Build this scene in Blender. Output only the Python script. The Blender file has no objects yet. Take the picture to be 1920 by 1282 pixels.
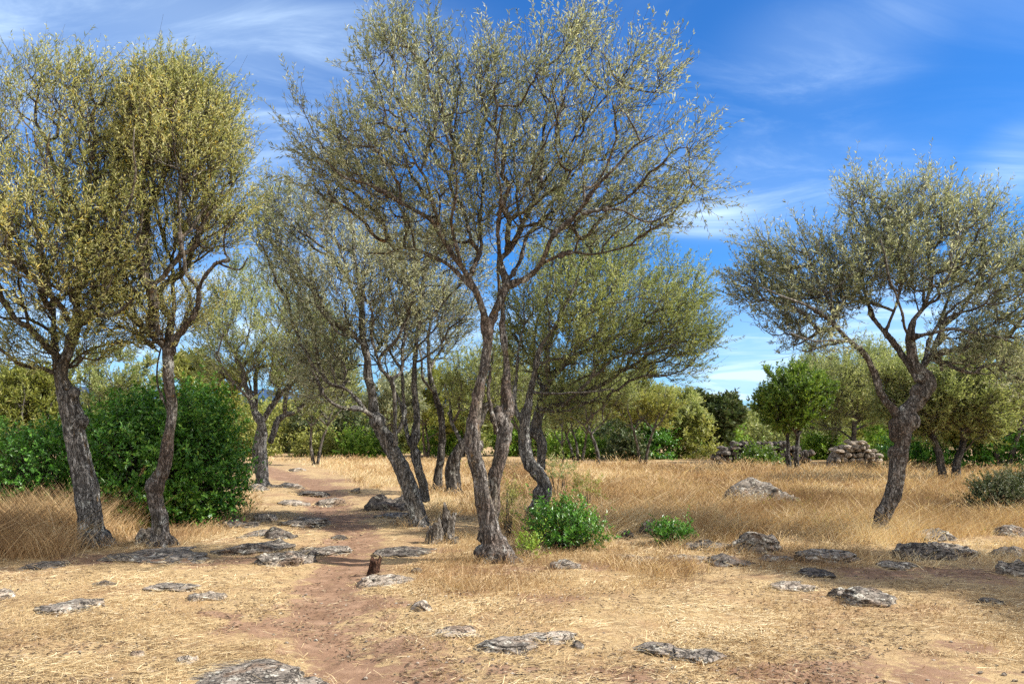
import bpy, math, random, time
import numpy as np
from mathutils import Vector
T0 = time.time()
SC = bpy.context.scene
COL = SC.collection
F, CX, HZ, CAM = 1493.0, 960.0, 795.0, 1.6      # focal length in photo pixels, horizon row, eye height
rng = np.random.default_rng(7)
UP = np.array([0, 0, 1.0])

# ------------------------------------------------------------------ noise
def _h(ix, iy, iz, s):
    h = (ix.astype(np.int64) * 374761393 + iy.astype(np.int64) * 668265263 + iz.astype(np.int64) * 2147483647 + s * 1274126177) & 0xFFFFFFFF
    h = ((h ^ (h >> 13)) * 1274126177) & 0xFFFFFFFF
    h = ((h ^ (h >> 16)) * 2246822519) & 0xFFFFFFFF
    h = h ^ (h >> 13)
    return (h & 0xFFFFFF) / float(0xFFFFFF)
def vnoise(p, s=0):
    p = np.asarray(p, float); i = np.floor(p); f = p - i; f = f * f * (3 - 2 * f)
    i = i.astype(np.int64); out = 0
    for a in (0, 1):
        wa = f[..., 0] if a else 1 - f[..., 0]
        for b in (0, 1):
            wb = f[..., 1] if b else 1 - f[..., 1]
            for c in (0, 1):
                wc = f[..., 2] if c else 1 - f[..., 2]
                out = out + wa * wb * wc * _h(i[..., 0] + a, i[..., 1] + b, i[..., 2] + c, s)
    return out * 2 - 1
def fbm(p, o=4, s=0):
    p = np.asarray(p, float); v = 0; a = 1; t = 0
    for k in range(o):
        v = v + a * vnoise(p * 2 ** k + 13.7 * k, s + k); t += a; a *= .5
    return v / t
def nrm(v):
    v = np.asarray(v, float)
    return v / np.maximum(np.linalg.norm(v, axis=-1, keepdims=True), 1e-9)

# ------------------------------------------------------------------ polygons
def inpoly(x, y, poly):
    c = np.zeros(np.shape(x), bool); n = len(poly)
    for k in range(n):
        x1, y1 = poly[k]; x2, y2 = poly[k - 1]
        c ^= ((y1 > y) != (y2 > y)) & (x < (x2 - x1) * (y - y1) / ((y2 - y1) if y2 != y1 else 1e-9) + x1)
    return c
def edgedist(x, y, poly, closed=True):
    d = np.full(np.shape(x), 1e9); n = len(poly)
    for k in range(0 if closed else 1, n):
        ax, ay = poly[k - 1]; bx, by = poly[k]; dx, dy = bx - ax, by - ay
        t = np.clip(((x - ax) * dx + (y - ay) * dy) / (dx * dx + dy * dy + 1e-12), 0, 1)
        d = np.minimum(d, np.hypot(x - ax - t * dx, y - ay - t * dy))
    return d

# ------------------------------------------------------------------ ground shape
def flat(px, py): Y = CAM * F / (py - HZ); return ((px - CX) / F * Y, Y)
PATH_PX = [(700, 1330), (640, 1215), (600, 1150), (610, 1100), (650, 1060), (655, 1025), (665, 1000), (640, 975), (615, 950), (608, 925), (590, 908), (550, 896), (515, 884), (470, 875)]
PATH = [flat(*p) for p in PATH_PX]
BARE = [(flat(600, 1165), .75), (flat(690, 1200), .6), (flat(660, 1130), .6), (flat(800, 1258), .65), (flat(930, 1265), .45), (flat(1130, 1270), .35), (flat(1500, 1262), .5), (flat(1750, 1268), .45), (flat(630, 975), .8), (flat(700, 965), .6), (flat(1490, 1050), .55), (flat(1800, 1075), .7), (flat(1650, 1075), .6), (flat(880, 1110), .3), (flat(600, 900), 1.2),
        (flat(930, 1065), .5), (flat(1120, 1060), .5), (flat(180, 1050), .6), (flat(320, 1050), .6), (flat(430, 1050), .5), (flat(1330, 1050), .5), (flat(820, 1030), .4), (flat(1020, 1120), .3), (flat(420, 1150), .2), (flat(1800, 1210), .25)]
def gz(x, y):
    x = np.asarray(x, float); y = np.asarray(y, float)
    p = np.stack([x, y, x * 0], -1)
    far = np.clip((y - 5) / 12, 0, 1)
    z = .07 * fbm(p * .35, 2, 3) * far + .022 * fbm(p * 1.7, 3, 9)
    d = edgedist(x, y, PATH, False)
    z = z - .05 * np.exp(-(d / .55) ** 2)
    return z
def at(px, py, dy=0.0):
    Y = CAM * F / (py - HZ)
    for _ in range(12):
        X = (px - CX) / F * Y
        Y = .5 * Y + .5 * (CAM - float(gz(X, Y))) * F / (py - HZ)
    X = (px - CX) / F * Y
    return np.array([X, Y, float(gz(X, Y))])
def wpx(px, py, Y): return np.array([(px - CX) / F * Y, Y, CAM - (py - HZ) / F * Y])

# ------------------------------------------------------------------ mesh / object helpers
def make_mesh(name, V, quads=None, tris=None, smooth=False, attr=None):
    V = np.asarray(V, np.float32); me = bpy.data.meshes.new(name)
    fl = []; st = []; n = 0
    for fa, k in ((quads, 4), (tris, 3)):
        if fa is not None and len(fa):
            fa = np.asarray(fa, np.int32); fl.append(fa.ravel()); st.append(n + np.arange(len(fa), dtype=np.int32) * k); n += fa.size
    fl = np.concatenate(fl); st = np.concatenate(st).astype(np.int32)
    me.vertices.add(len(V)); me.vertices.foreach_set('co', V.ravel())
    me.loops.add(n); me.loops.foreach_set('vertex_index', fl)
    me.polygons.add(len(st)); me.polygons.foreach_set('loop_start', st)
    me.update(calc_edges=True)
    me.polygons.foreach_set('use_smooth', np.full(len(st), bool(smooth)))
    if attr is not None:
        for nm, (dom, arr) in attr.items():
            a = me.attributes.new(nm, 'FLOAT', dom); a.data.foreach_set('value', np.asarray(arr, np.float32))
    me.validate(verbose=False)
    return me
def link(name, me, mat, parent=None, loc=None):
    o = bpy.data.objects.new(name, me); COL.objects.link(o)
    if mat is not None and me is not None: me.materials.append(mat)
    if parent is not None: o.parent = parent
    if loc is not None: o.location = loc
    return o
def tag(o, label=None, cat=None, group=None, kind=None):
    if label: o['label'] = label
    if cat: o['category'] = cat
    if group: o['group'] = group
    if kind: o['kind'] = kind
    return o
def thing(name, label, cat, loc, group=None):
    o = bpy.data.objects.new(name, None); COL.objects.link(o); o.location = tuple(loc); o.empty_display_size = .2
    return tag(o, label, cat, group)

class Acc:                                     # collects vertices and faces of one mesh
    def __init__(s): s.V = []; s.Q = []; s.T = []; s.n = 0
    def add(s, V, Q=None, T=None):
        s.V.append(np.asarray(V, float))
        if Q is not None and len(Q): s.Q.append(np.asarray(Q) + s.n)
        if T is not None and len(T): s.T.append(np.asarray(T) + s.n)
        s.n += len(V)
    def mesh(s, name, off, smooth=True, attr=None):
        return make_mesh(name, np.concatenate(s.V) - np.asarray(off), np.concatenate(s.Q) if s.Q else None, np.concatenate(s.T) if s.T else None, smooth, attr)

def resample(P, R, step):                      # Catmull-Rom through control points
    P = np.asarray(P, float); R = np.asarray(R, float); out = []; ro = []
    Q = np.vstack([2 * P[0] - P[1], P, 2 * P[-1] - P[-2]])
    for k in range(len(P) - 1):
        L = np.linalg.norm(P[k + 1] - P[k]); n = max(1, int(math.ceil(L / step)))
        t = np.arange(n)[:, None] / n; a, b, c, d = Q[k:k + 4]
        out.append(.5 * (2 * b + (c - a) * t + (2 * a - 5 * b + 4 * c - d) * t * t + (3 * b - a - 3 * c + d) * t ** 3))
        ro.append(R[k] + (R[k + 1] - R[k]) * t[:, 0])
    out.append(P[-1:]); ro.append(R[-1:])
    return np.vstack(out), np.concatenate(ro)
def tube(acc, P, R, n=10, lob=0.0, ph=0.0):    # closed tapered tube
    P = np.asarray(P); m = len(P); Tn = nrm(np.gradient(P, axis=0))
    u = np.cross(Tn[0], [0.31, .9, .2]); u = u / np.linalg.norm(u); ang = np.arange(n) * 2 * math.pi / n
    V = np.zeros((m * n + 2, 3))
    for k in range(m):
        u = u - Tn[k] * np.dot(u, Tn[k]); u = u / np.linalg.norm(u); w = np.cross(Tn[k], u)
        rr = R[k] * (1 + lob * (np.sin(3 * ang + ph + k * .09) * .6 + np.sin(2 * ang - ph * 2 + k * .05) * .5 + np.sin(5 * ang + k * .12) * .3))
        V[k * n:(k + 1) * n] = P[k] + np.cos(ang)[:, None] * u * rr[:, None] + np.sin(ang)[:, None] * w * rr[:, None]
    V[-2] = P[0] - Tn[0] * R[0] * .3; V[-1] = P[-1] + Tn[-1] * R[-1] * .3
    i = np.arange(m - 1)[:, None] * n; j = np.arange(n)[None]; j2 = (j + 1) % n
    Q = np.stack([i + j, i + j2, i + n + j2, i + n + j], -1).reshape(-1, 4)
    j = np.arange(n); j2 = (j + 1) % n; e = (m - 1) * n
    Tt = np.vstack([np.stack([j2, j, j * 0 + m * n], -1), np.stack([e + j, e + j2, j * 0 + m * n + 1], -1)])
    acc.add(V, Q, Tt)
def cones(acc, A, B, ra, rb, n=3):             # many separate tapered segments at once
    A = np.asarray(A); B = np.asarray(B); m = len(A)
    if m == 0: return
    t = nrm(B - A); ref = np.where(np.abs(t[:, 2:3]) > .9, [[1., 0, 0]], [[0, 0, 1.]])
    u = nrm(np.cross(t, ref)); w = np.cross(t, u); ang = np.arange(n) * 2 * math.pi / n
    c = np.cos(ang)[None, :, None]; s = np.sin(ang)[None, :, None]; d = c * u[:, None] + s * w[:, None]
    V = np.concatenate([A[:, None] + d * np.reshape(ra, (-1, 1, 1)), B[:, None] + d * np.reshape(rb, (-1, 1, 1))], 1).reshape(-1, 3)
    i = np.arange(m)[:, None] * 2 * n; j = np.arange(n)[None]; j2 = (j + 1) % n
    acc.add(V, np.stack([i + j, i + j2, i + n + j2, i + n + j], -1).reshape(-1, 4))
def leaves_geo(P, D, N, L, W):                 # folded lance-shaped leaf of four corners
    D = nrm(D); S = nrm(np.cross(D, N)); N = np.cross(S, D); n = len(P)
    L = np.reshape(L, (-1, 1)); W = np.reshape(W, (-1, 1))
    m = P + D * L * .45 + N * W * .22
    V = np.stack([P, m + S * W * .5, P + D * L - N * L * .06, m - S * W * .5], 1).reshape(-1, 3)
    return V, (np.arange(n * 4).reshape(-1, 4))
def blade_geo(P, D, N, L, W, bend):            # grass blade: two stacked quads tapering to the tip
    D = nrm(D); S = nrm(np.cross(D, N)); n = len(P); L = np.reshape(L, (-1, 1)); W = np.reshape(W, (-1, 1)); bend = np.asarray(bend)
    m = P + D * L * .5 + bend * L * .22; t = P + D * L * .93 + bend * L
    V = np.stack([P + S * W * .5, P - S * W * .5, m - S * W * .4, m + S * W * .4, t - S * W * .12, t + S * W * .12], 1).reshape(-1, 3)
    b = np.arange(n)[:, None] * 6
    Q = np.concatenate([b + np.array([[0, 1, 2, 3]]), b + np.array([[3, 2, 4, 5]])], 1).reshape(-1, 4)
    return V, Q
def rdir(n, r=rng): return nrm(r.normal(size=(n, 3)))

# ------------------------------------------------------------------ materials
class NT:
    def __init__(s, name):
        s.m = bpy.data.materials.new(name); s.m.use_nodes = True; s.t = s.m.node_tree; s.t.nodes.clear()
        s.out = s.t.nodes.new('ShaderNodeOutputMaterial')
    def n(s, ty, **kw):
        q = s.t.nodes.new('ShaderNode' + ty)
        for k, v in kw.items():
            if k.startswith('i_'):
                key = k[2:]; key = int(key) if key.isdigit() else key.replace('_', ' ')
                q.inputs[key].default_value = v
            else: setattr(q, k, v)
        return q
    def l(s, a, b): s.t.links.new(a, b)
    def ramp(s, fac, stops, interp='LINEAR'):
        r = s.n('ValToRGB'); e = r.color_ramp; e.interpolation = interp
        while len(e.elements) < len(stops): e.elements.new(.5)
        for el, (p, c) in zip(e.elements, stops):
            el.position = p; el.color = (*c, 1) if len(c) == 3 else c
        s.l(fac, r.inputs[0]); return r.outputs[0]
    def noise(s, vec, scale, det=4, rough=.55, dist=0):
        q = s.n('TexNoise', i_Scale=scale, i_Detail=det, i_Roughness=rough, i_Distortion=dist)
        if vec is not None: s.l(vec, q.inputs['Vector'])
        return q.outputs[0]
    def mapping(s, vec, scale=(1, 1, 1), rot=(0, 0, 0)):
        q = s.n('Mapping'); q.inputs['Scale'].default_value = scale; q.inputs['Rotation'].default_value = rot; s.l(vec, q.inputs[0]); return q.outputs[0]
    def mix(s, fac, a, b, mode='MIX'):
        q = s.n('Mix', data_type='RGBA', blend_type=mode)
        for v, k in ((fac, 0), (a, 6), (b, 7)):
            if isinstance(v, (int, float)): q.inputs[k].default_value = v
            elif isinstance(v, tuple): q.inputs[k].default_value = (*v, 1)
            else: s.l(v, q.inputs[k])
        return q.outputs[2]
    def math(s, op, a, b=0.0, c=0.0, clamp=False):
        q = s.n('Math', operation=op, use_clamp=clamp)
        for k, v in enumerate((a, b, c)):
            if isinstance(v, (int, float)): q.inputs[k].default_value = v
            else: s.l(v, q.inputs[k])
        return q.outputs[0]
    def mapr(s, v, a, b, c=0., d=1.):
        q = s.n('MapRange', clamp=True, interpolation_type='SMOOTHSTEP'); s.l(v, q.inputs[0])
        for k, x in zip((1, 2, 3, 4), (a, b, c, d)): q.inputs[k].default_value = x
        return q.outputs[0]
    def pos(s): return s.n('NewGeometry').outputs['Position']
    def bsdf(s, col, rough=.8, spec=.3, bump=None, bstr=.5, bdist=.01):
        q = s.n('BsdfPrincipled', i_Roughness=rough); q.inputs['Specular IOR Level'].default_value = spec
        if isinstance(col, tuple): q.inputs['Base Color'].default_value = (*col, 1)
        else: s.l(col, q.inputs['Base Color'])
        if bump is not None:
            b = s.n('Bump', i_Strength=bstr, i_Distance=bdist); s.l(bump, b.inputs['Height']); s.l(b.outputs[0], q.inputs['Normal'])
        return q.outputs[0]
    def done(s, sh): s.l(sh, s.out.inputs['Surface']); return s.m
def leaf_mat(name, stops, transl=.3, rough=.5, spec=.35):
    g = NT(name); a = g.n('Attribute', attribute_name='tint')
    c = g.ramp(a.outputs['Fac'], stops)
    p = g.bsdf(c, rough, spec); t = g.n('BsdfTranslucent')
    g.l(g.mix(.5, c, (1.25, 1.2, .35), 'MULTIPLY'), t.inputs[0])
    m = g.n('MixShader'); m.inputs[0].default_value = transl; g.l(p, m.inputs[1]); g.l(t.outputs[0], m.inputs[2])
    return g.done(m.outputs[0])
def bark_mat(name, dark, mid, light, lichen=(.55, .55, .5), lich=.5, orange=0.0, brown=None):
    g = NT(name); P = g.pos()
    st = g.mapping(P, (1, 1, .22)); nz = g.noise(st, 26, 6, .65, .6); n2 = g.noise(P, 5, 4, .6)
    cn = g.noise(g.mapping(P, (1, 1, .3), (.05, .08, 0)), 17, 3, .55, 1.1); cn2 = g.noise(g.mapping(P, (1, 1, .45)), 42, 3, .6, .6)
    crack = g.math('MULTIPLY', g.mapr(g.math('ABSOLUTE', g.math('SUBTRACT', cn, .5)), .0, .055), g.mapr(g.math('ABSOLUTE', g.math('SUBTRACT', cn2, .5)), -.03, .05))
    c = g.ramp(nz, [(.28, dark), (.5, mid), (.72, light)])
    if brown: c = g.mix(g.mapr(g.noise(P, 2.3, 3), .42, .6), c, g.mix(nz, brown, tuple(x * 1.5 for x in brown)))
    c = g.mix(g.math('MULTIPLY', g.mapr(n2, .56, .68), lich), c, lichen)
    c = g.mix(g.math('MULTIPLY', g.mapr(g.noise(P, 55, 3), .6, .7), lich * .8), c, (.5, .5, .46))
    if orange: c = g.mix(g.math('MULTIPLY', g.mapr(g.noise(P, 8, 5, .7), .53, .66), orange), c, (.34, .17, .03))
    c = g.mix(g.mapr(crack, 0, 1, .25, 1), tuple(x * .45 for x in dark), c)
    h = g.math('ADD', g.math('MULTIPLY', crack, .8), g.math('MULTIPLY', nz, .9))
    return g.done(g.bsdf(c, .92, .15, h, 1.0, .03))
def rock_mat(name, base, dark, lich, brown=(.2, .12, .07)):
    g = NT(name); P = g.pos(); s = g.mapping(P, (1, 1, 3.2), (.12, .2, 0)); n1 = g.noise(s, 6, 8, .68, .3); n2 = g.noise(P, 16, 6, .65); n3 = g.noise(P, 3, 3)
    c = g.ramp(n1, [(.3, dark), (.5, base), (.7, tuple(min(.6, x * 1.7) for x in base))])
    c = g.mix(g.mapr(n2, .55, .62), c, lich)
    c = g.mix(g.math('MULTIPLY', g.mapr(g.noise(P, 22, 5), .57, .66), .8), c, dark)
    c = g.mix(g.math('MULTIPLY', g.mapr(n3, .55, .68), .6), c, brown)
    ck = g.math('MULTIPLY', g.mapr(g.math('ABSOLUTE', g.math('SUBTRACT', g.noise(g.mapping(P, (1, 1, 2.2), (.3, .1, 0)), 4.5, 4, .6, .8), .5)), .0, .03), g.mapr(g.math('ABSOLUTE', g.math('SUBTRACT', g.noise(s, 11, 3, .6, .5), .5)), -.015, .03))
    c = g.mix(g.mapr(ck, 0, 1, .1, 1), tuple(x * .5 for x in dark), c)
    h = g.math('ADD', g.math('MULTIPLY', ck, .5), g.math('ADD', n1, g.math('MULTIPLY', n2, .5)))
    return g.done(g.bsdf(c, .93, .2, h, .9, .03))
def attr_mat(name, stops, rough=.7, spec=.2, transl=0.0): return leaf_mat(name, stops, transl, rough, spec)

M = {}
M['olive'] = leaf_mat('olive_leaf_grey', [(0, (.11, .14, .075)), (.35, (.26, .285, .165)), (.7, (.47, .48, .33)), (1, (.74, .74, .6))], .42)
M['olive_yellow'] = leaf_mat('olive_leaf_yellow', [(0, (.14, .18, .06)), (.35, (.34, .36, .13)), (.65, (.60, .57, .25)), (.9, (.78, .75, .47)), (1, (.70, .53, .09))], .45)
M['olive_green'] = leaf_mat('olive_leaf_green', [(0, (.12, .16, .05)), (.4, (.29, .34, .12)), (.75, (.45, .48, .21)), (1, (.66, .66, .44))], .42)
M['lentisk'] = leaf_mat('lentisk_leaf', [(0, (.03, .105, .012)), (.5, (.085, .235, .025)), (.85, (.19, .38, .05)), (1, (.34, .5, .08))], .32, .35, .5)
M['bright'] = leaf_mat('bright_shrub_leaf', [(0, (.07, .15, .012)), (.5, (.18, .32, .03)), (1, (.38, .48, .08))], .33)
M['carob'] = leaf_mat('carob_leaf', [(0, (.03, .07, .01)), (.5, (.11, .2, .025)), (1, (.28, .37, .06))], .3, .4, .45)
M['yellowgreen'] = leaf_mat('yellow_shrub_leaf', [(0, (.12, .15, .03)), (.5, (.31, .33, .08)), (1, (.55, .51, .2))], .4)
M['darkbush'] = leaf_mat('dark_shrub_leaf', [(0, (.035, .06, .018)), (.5, (.085, .12, .04)), (1, (.24, .22, .13))], .25)
M['barkgrey'] = bark_mat('olive_bark_grey', (.03, .027, .025), (.18, .168, .157), (.54, .52, .49), lich=.85)
M['barkbrown'] = bark_mat('olive_bark_brown', (.032, .026, .023), (.175, .152, .135), (.50, .46, .42), lich=.8, orange=.12, brown=(.13, .1, .082))
M['bark_lichen'] = bark_mat('branch_bark', (.05, .04, .032), (.16, .135, .105), (.34, .29, .23), lich=.4, orange=.6)
M['barkdark'] = bark_mat('dark_bark', (.018, .015, .013), (.075, .064, .056), (.26, .23, .2), lich=.5)
M['twig'] = bark_mat('twig_bark', (.08, .07, .06), (.22, .195, .165), (.42, .38, .33), lich=.3)
M['wood'] = bark_mat('weathered_wood', (.06, .045, .035), (.2, .17, .14), (.48, .44, .39), lich=.3)
M['woodred'] = bark_mat('red_rotten_wood', (.03, .014, .01), (.11, .055, .035), (.24, .14, .09), lich=.1)
M['rock'] = rock_mat('grey_lichen_rock', (.22, .185, .15), (.045, .038, .032), (.50, .47, .39))
M['rockdark'] = rock_mat('dark_rock', (.125, .105, .088), (.026, .022, .019), (.38, .35, .28))
M['rockpale'] = rock_mat('pale_rock', (.34, .28, .22), (.10, .08, .06), (.56, .51, .42))
M['tallgrass'] = attr_mat('dry_grass_blade', [(0, (.20, .12, .068)), (.3, (.40, .255, .13)), (.65, (.62, .45, .25)), (1, (.80, .67, .45))], .75, .15, .3)
M['straw'] = attr_mat('straw_blade', [(0, (.17, .105, .058)), (.3, (.43, .30, .15)), (.7, (.68, .52, .285)), (1, (.87, .75, .50))], .7, .2, .1)

def ground_mat():
    g = NT('straw_covered_earth'); P = g.pos(); a = g.n('Attribute', attribute_name='bare').outputs['Fac']
    n1 = g.noise(P, 1.1, 7, .66, .4); n2 = g.noise(P, 6, 6, .65)
    fine = g.noise(g.mapping(P, (1, 2.6, 1), (0, 0, .3)), 55, 5, .7); fine2 = g.noise(g.mapping(P, (2.8, 1, 1), (0, 0, -.4)), 75, 5, .7)
    st = g.math('ADD', g.math('MULTIPLY', fine, .5), g.math('MULTIPLY', fine2, .5))
    straw = g.ramp(st, [(.34, (.13, .082, .044)), (.46, (.33, .225, .115)), (.57, (.52, .38, .20)), (.72, (.74, .59, .35))])
    straw = g.mix(g.mapr(n1, .46, .64, 0, .75), straw, g.mix(st, (.16, .09, .05), (.42, .26, .15)))
    straw = g.mix(g.mapr(g.noise(g.mapping(P, (1, 1.6, 1)), 9, 6, .75), .46, .66, 0, .7), straw, (.19, .125, .07))
    dirt = g.ramp(n2, [(.25, (.13, .075, .045)), (.5, (.235, .14, .088)), (.75, (.35, .225, .145))])
    dirt = g.mix(g.mapr(g.noise(P, 90, 4, .7), .5, .75, 0, .5), dirt, (.40, .27, .17))
    f = g.math('ADD', a, g.math('MULTIPLY', g.math('SUBTRACT', g.math('ADD', g.math('MULTIPLY', n1, .5), g.math('MULTIPLY', n2, .5)), .5), 2.2))
    f = g.mapr(f, .42, .62)
    c = g.mix(f, straw, dirt)
    h = g.math('ADD', g.math('MULTIPLY', st, .8), g.math('MULTIPLY', n2, .6))
    return g.done(g.bsdf(c, .95, .1, h, .7, .02))
M['ground'] = ground_mat()

# ------------------------------------------------------------------ trees
BUILD = []
def trunk_mesh(name, tubes, knobs, base, vox, seed, amp=.018):
    acc = Acc()
    for P, R, n, lob in tubes:
        k = R > vox * 1.1
        if k.sum() < 3: continue
        last = np.max(np.nonzero(k)) + 1
        tube(acc, P[:last], R[:last], n, lob, seed)
    for c, r in knobs:
        bm_v = []; th = np.linspace(0, math.pi, 8)[1:-1]; ph = np.arange(10) * 2 * math.pi / 10
        V = [[0, 0, 1]] + [[math.sin(t) * math.cos(p), math.sin(t) * math.sin(p), math.cos(t)] for t in th for p in ph] + [[0, 0, -1]]
        V = np.array(V) * r + c; j = np.arange(10); j2 = (j + 1) % 10
        Q = np.concatenate([np.stack([1 + i * 10 + j, 1 + i * 10 + 10 + j, 1 + i * 10 + 10 + j2, 1 + i * 10 + j2], -1) for i in range(5)])
        T = np.concatenate([np.stack([j * 0, 1 + j, 1 + j2], -1), np.stack([j * 0 + 61, 51 + j2, 51 + j], -1)])
        acc.add(V, Q, T)
    me = acc.mesh(name + '_raw', base)
    o = bpy.data.objects.new('raw', me); COL.objects.link(o)
    md = o.modifiers.new('r', 'REMESH'); md.mode = 'VOXEL'; md.voxel_size = vox; md.use_smooth_shade = True
    ms = o.modifiers.new('s', 'SMOOTH'); ms.factor = .5; ms.iterations = 2
    dg = bpy.context.evaluated_depsgraph_get(); ev = o.evaluated_get(dg)
    m2 = bpy.data.meshes.new_from_object(ev); bpy.data.objects.remove(o); bpy.data.meshes.remove(me)
    n = len(m2.vertices); co = np.zeros(n * 3, np.float32); m2.vertices.foreach_get('co', co); co = co.reshape(-1, 3).astype(float)
    no = np.zeros(n * 3, np.float32); m2.vertices.foreach_get('normal', no); no = no.reshape(-1, 3)
    s = np.array([1, 1, .2])
    d = (np.abs(fbm(co * s * 11 + seed, 3, seed)) - .22) * 2.2 * amp + fbm(co * s * 34 + seed, 2, seed + 5) * amp * .7 + fbm(co * 5 + seed, 2, seed + 9) * amp * 1.1
    co = co + no * d[:, None]
    m2.vertices.foreach_set('co', co.astype(np.float32).ravel()); m2.update(); m2.name = name
    m2.polygons.foreach_set('use_smooth', np.ones(len(m2.polygons), bool))
    m2.materials.clear()
    return m2

def tree(name, label, cat, Y, limbs, crowns, mats, seed=1, knobs=(), group=None, vox=.014, leaf=(.055, .013), shoots=2.4, per=18, slen=.36, wind=(.15, 0, .55), out=.8, bf=.35, r0=.0032, tint=(.45, .2), base=None, flare=True, amp=.018, patch=1.0, hollow=.3):
    """limbs: lists of (px, py, width_px, depth offset); crowns: (pixel outline, points, depth offset, depth radius, tint shift)"""
    r = np.random.default_rng(seed)
    L = []; lp = []; lr = []; ld = []
    for li, pts in enumerate(limbs):
        P = np.array([wpx(p[0], p[1], Y + (p[3] if len(p) > 3 else 0)) for p in pts])
        R = np.array([p[2] / 2 / F * (Y + (p[3] if len(p) > 3 else 0)) for p in pts])
        P, R = resample(P, R, .06 if Y < 16 else .12)
        wob = np.stack([fbm(P * 2.2 + seed + k * 9, 2, seed + k) for k in range(3)], -1) * .05
        tt = np.linspace(0, 1, len(P))[:, None]
        P = P + wob * np.minimum(1, tt * 5)
        if Y < 14: R = R * .84
        L.append((P, R, 14 if R.max() > .05 else 8, .15 if R.max() > .07 else .04))
        lp.append(P); lr.append(R)
        d0 = 0 if li == 0 else None
        if d0 is None:
            allp = np.vstack(lp[:-1]); alld = np.concatenate(ld); d0 = alld[np.argmin(np.linalg.norm(allp - P[0], axis=1))]
        ld.append(d0 + np.concatenate([[0], np.cumsum(np.linalg.norm(np.diff(P, axis=0), axis=1))]))
    if base is None: base = L[0][0][0].copy(); base[2] = float(gz(base[0], base[1]))
    P0, R0 = L[0][0], L[0][1]
    tubes = list(L)
    if flare:                                   # root toes spreading into the ground
        for k in range(6):
            a = k * 1.05 + r.uniform(-.3, .3); rr = R0[0]
            q = np.array([P0[0] + [0, 0, rr * 1.6], P0[0] + [math.cos(a) * rr * .75, math.sin(a) * rr * .75, rr * .5], P0[0] + [math.cos(a) * rr * 2.0, math.sin(a) * rr * 2.0, -.06]])
            q, qr = resample(q, np.array([rr * .55, rr * .44, rr * .2]), .04); tubes.append((q, qr, 8, .05))
        q = np.array([P0[0] - [0, 0, .15], P0[0] + [0, 0, .1]]); q, qr = resample(q, np.array([R0[0], R0[0]]), .05); tubes.append((q, qr, 12, .1))
    root = thing(name, label, cat, base, group)
    kn = [(wpx(k[0], k[1], Y + (k[3] if len(k) > 3 else 0)), k[2] * .88 / 2 / F * Y) for k in knobs]
    link('trunk', trunk_mesh('trunk', tubes, kn, base, vox, seed, amp), M[mats[0]], root)
    # crown points
    X = []; TS = []; CC = []
    for (poly, n, dy, RR, ts) in crowns:
        poly = np.array(poly, float); Yc = Y + dy
        W = np.stack([(poly[:, 0] - CX) / F * Yc, CAM - (poly[:, 1] - HZ) / F * Yc], -1)
        mz = W[:, 1].mean(); W[:, 1] -= np.clip((W[:, 1] - mz) / (W[:, 1].max() - mz), 0, 1) * slen * .42
        lo = W.min(0); hi = W.max(0); c = r.uniform(lo, hi, size=(n * 20, 2)); c = c[inpoly(c[:, 0], c[:, 1], W)]
        d = edgedist(c[:, 0], c[:, 1], W); ins = min(slen * .15, d.max() * .1); kk = (d > ins) & (r.uniform(0, 1, len(d)) < .3 + d / (slen * 2.2)); c = c[kk]; d = d[kk]; dep = r.uniform(-1, 1, len(c)); th = np.minimum(RR, .12 + d * 1.15)
        Q = np.stack([c[:, 0], Yc + dep * th, c[:, 1]], -1)
        dens = fbm(Q * .95 + seed * 3, 3, seed) * patch * 1.9 + .6 - hollow * np.clip((d - .55) / 1.0, 0, 1) * (Q[:, 2] < mz + .35 * (hi[1] - mz))
        Q = Q[r.uniform(0, 1, len(Q)) < np.clip(dens, .03, 1)][:n]
        X.append(Q); TS.append(np.full(len(Q), ts)); cc = np.array([W[:, 0].mean(), Yc, lo[1] * .75 + W[:, 1].mean() * .25]); CC.append(np.tile(cc, (len(Q), 1)))
    X = np.vstack(X); TS = np.concatenate(TS); CC = np.vstack(CC)
    lim = np.vstack(lp); limr = np.concatenate(lr); limd = np.concatenate(ld)
    ok = (limr < .16) & (np.arange(len(lim)) > len(lp[0]) * .55); nodes0 = lim[ok]; nd0 = limd[ok]; nr0 = limr[ok]
    N0 = len(nodes0); N = len(X); pos = np.vstack([nodes0, X]); par = np.full(N0 + N, -1); path = np.concatenate([nd0, np.zeros(N)])
    D = np.linalg.norm(X[:, None] - nodes0[None], axis=2) + bf * nd0[None]
    best = D.min(1); bi = D.argmin(1); done = np.zeros(N, bool); order = []
    for _ in range(N):
        k = int(np.argmin(np.where(done, 1e9, best))); done[k] = True; g = N0 + k; par[g] = bi[k]; order.append(g)
        path[g] = path[bi[k]] + np.linalg.norm(pos[g] - pos[bi[k]])
        d = np.linalg.norm(X - X[k], axis=1) + bf * path[g]; b = (d < best) & ~done; best[b] = d[b]; bi[b] = g
    cnt = np.ones(N0 + N)
    for g in reversed(order): cnt[par[g]] += cnt[g]
    orig = pos.copy()
    for it in range(3):                         # soften the zigzag of the branches
        s = pos.copy(); w = np.ones(N0 + N)
        ch = np.array(order); np.add.at(s, par[ch], pos[ch] * .8); np.add.at(w, par[ch], .8); s[ch] += pos[par[ch]]; w[ch] += 1
        new = s / w[:, None]; pos[N0:] = new[N0:]
    pos[N0:] = pos[N0:] * .75 + orig[N0:] * .25
    rad = r0 * cnt ** .47; ch = np.array(order)
    acc = Acc(); pr = rad[par[ch]].copy(); isl = par[ch] < N0
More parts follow.
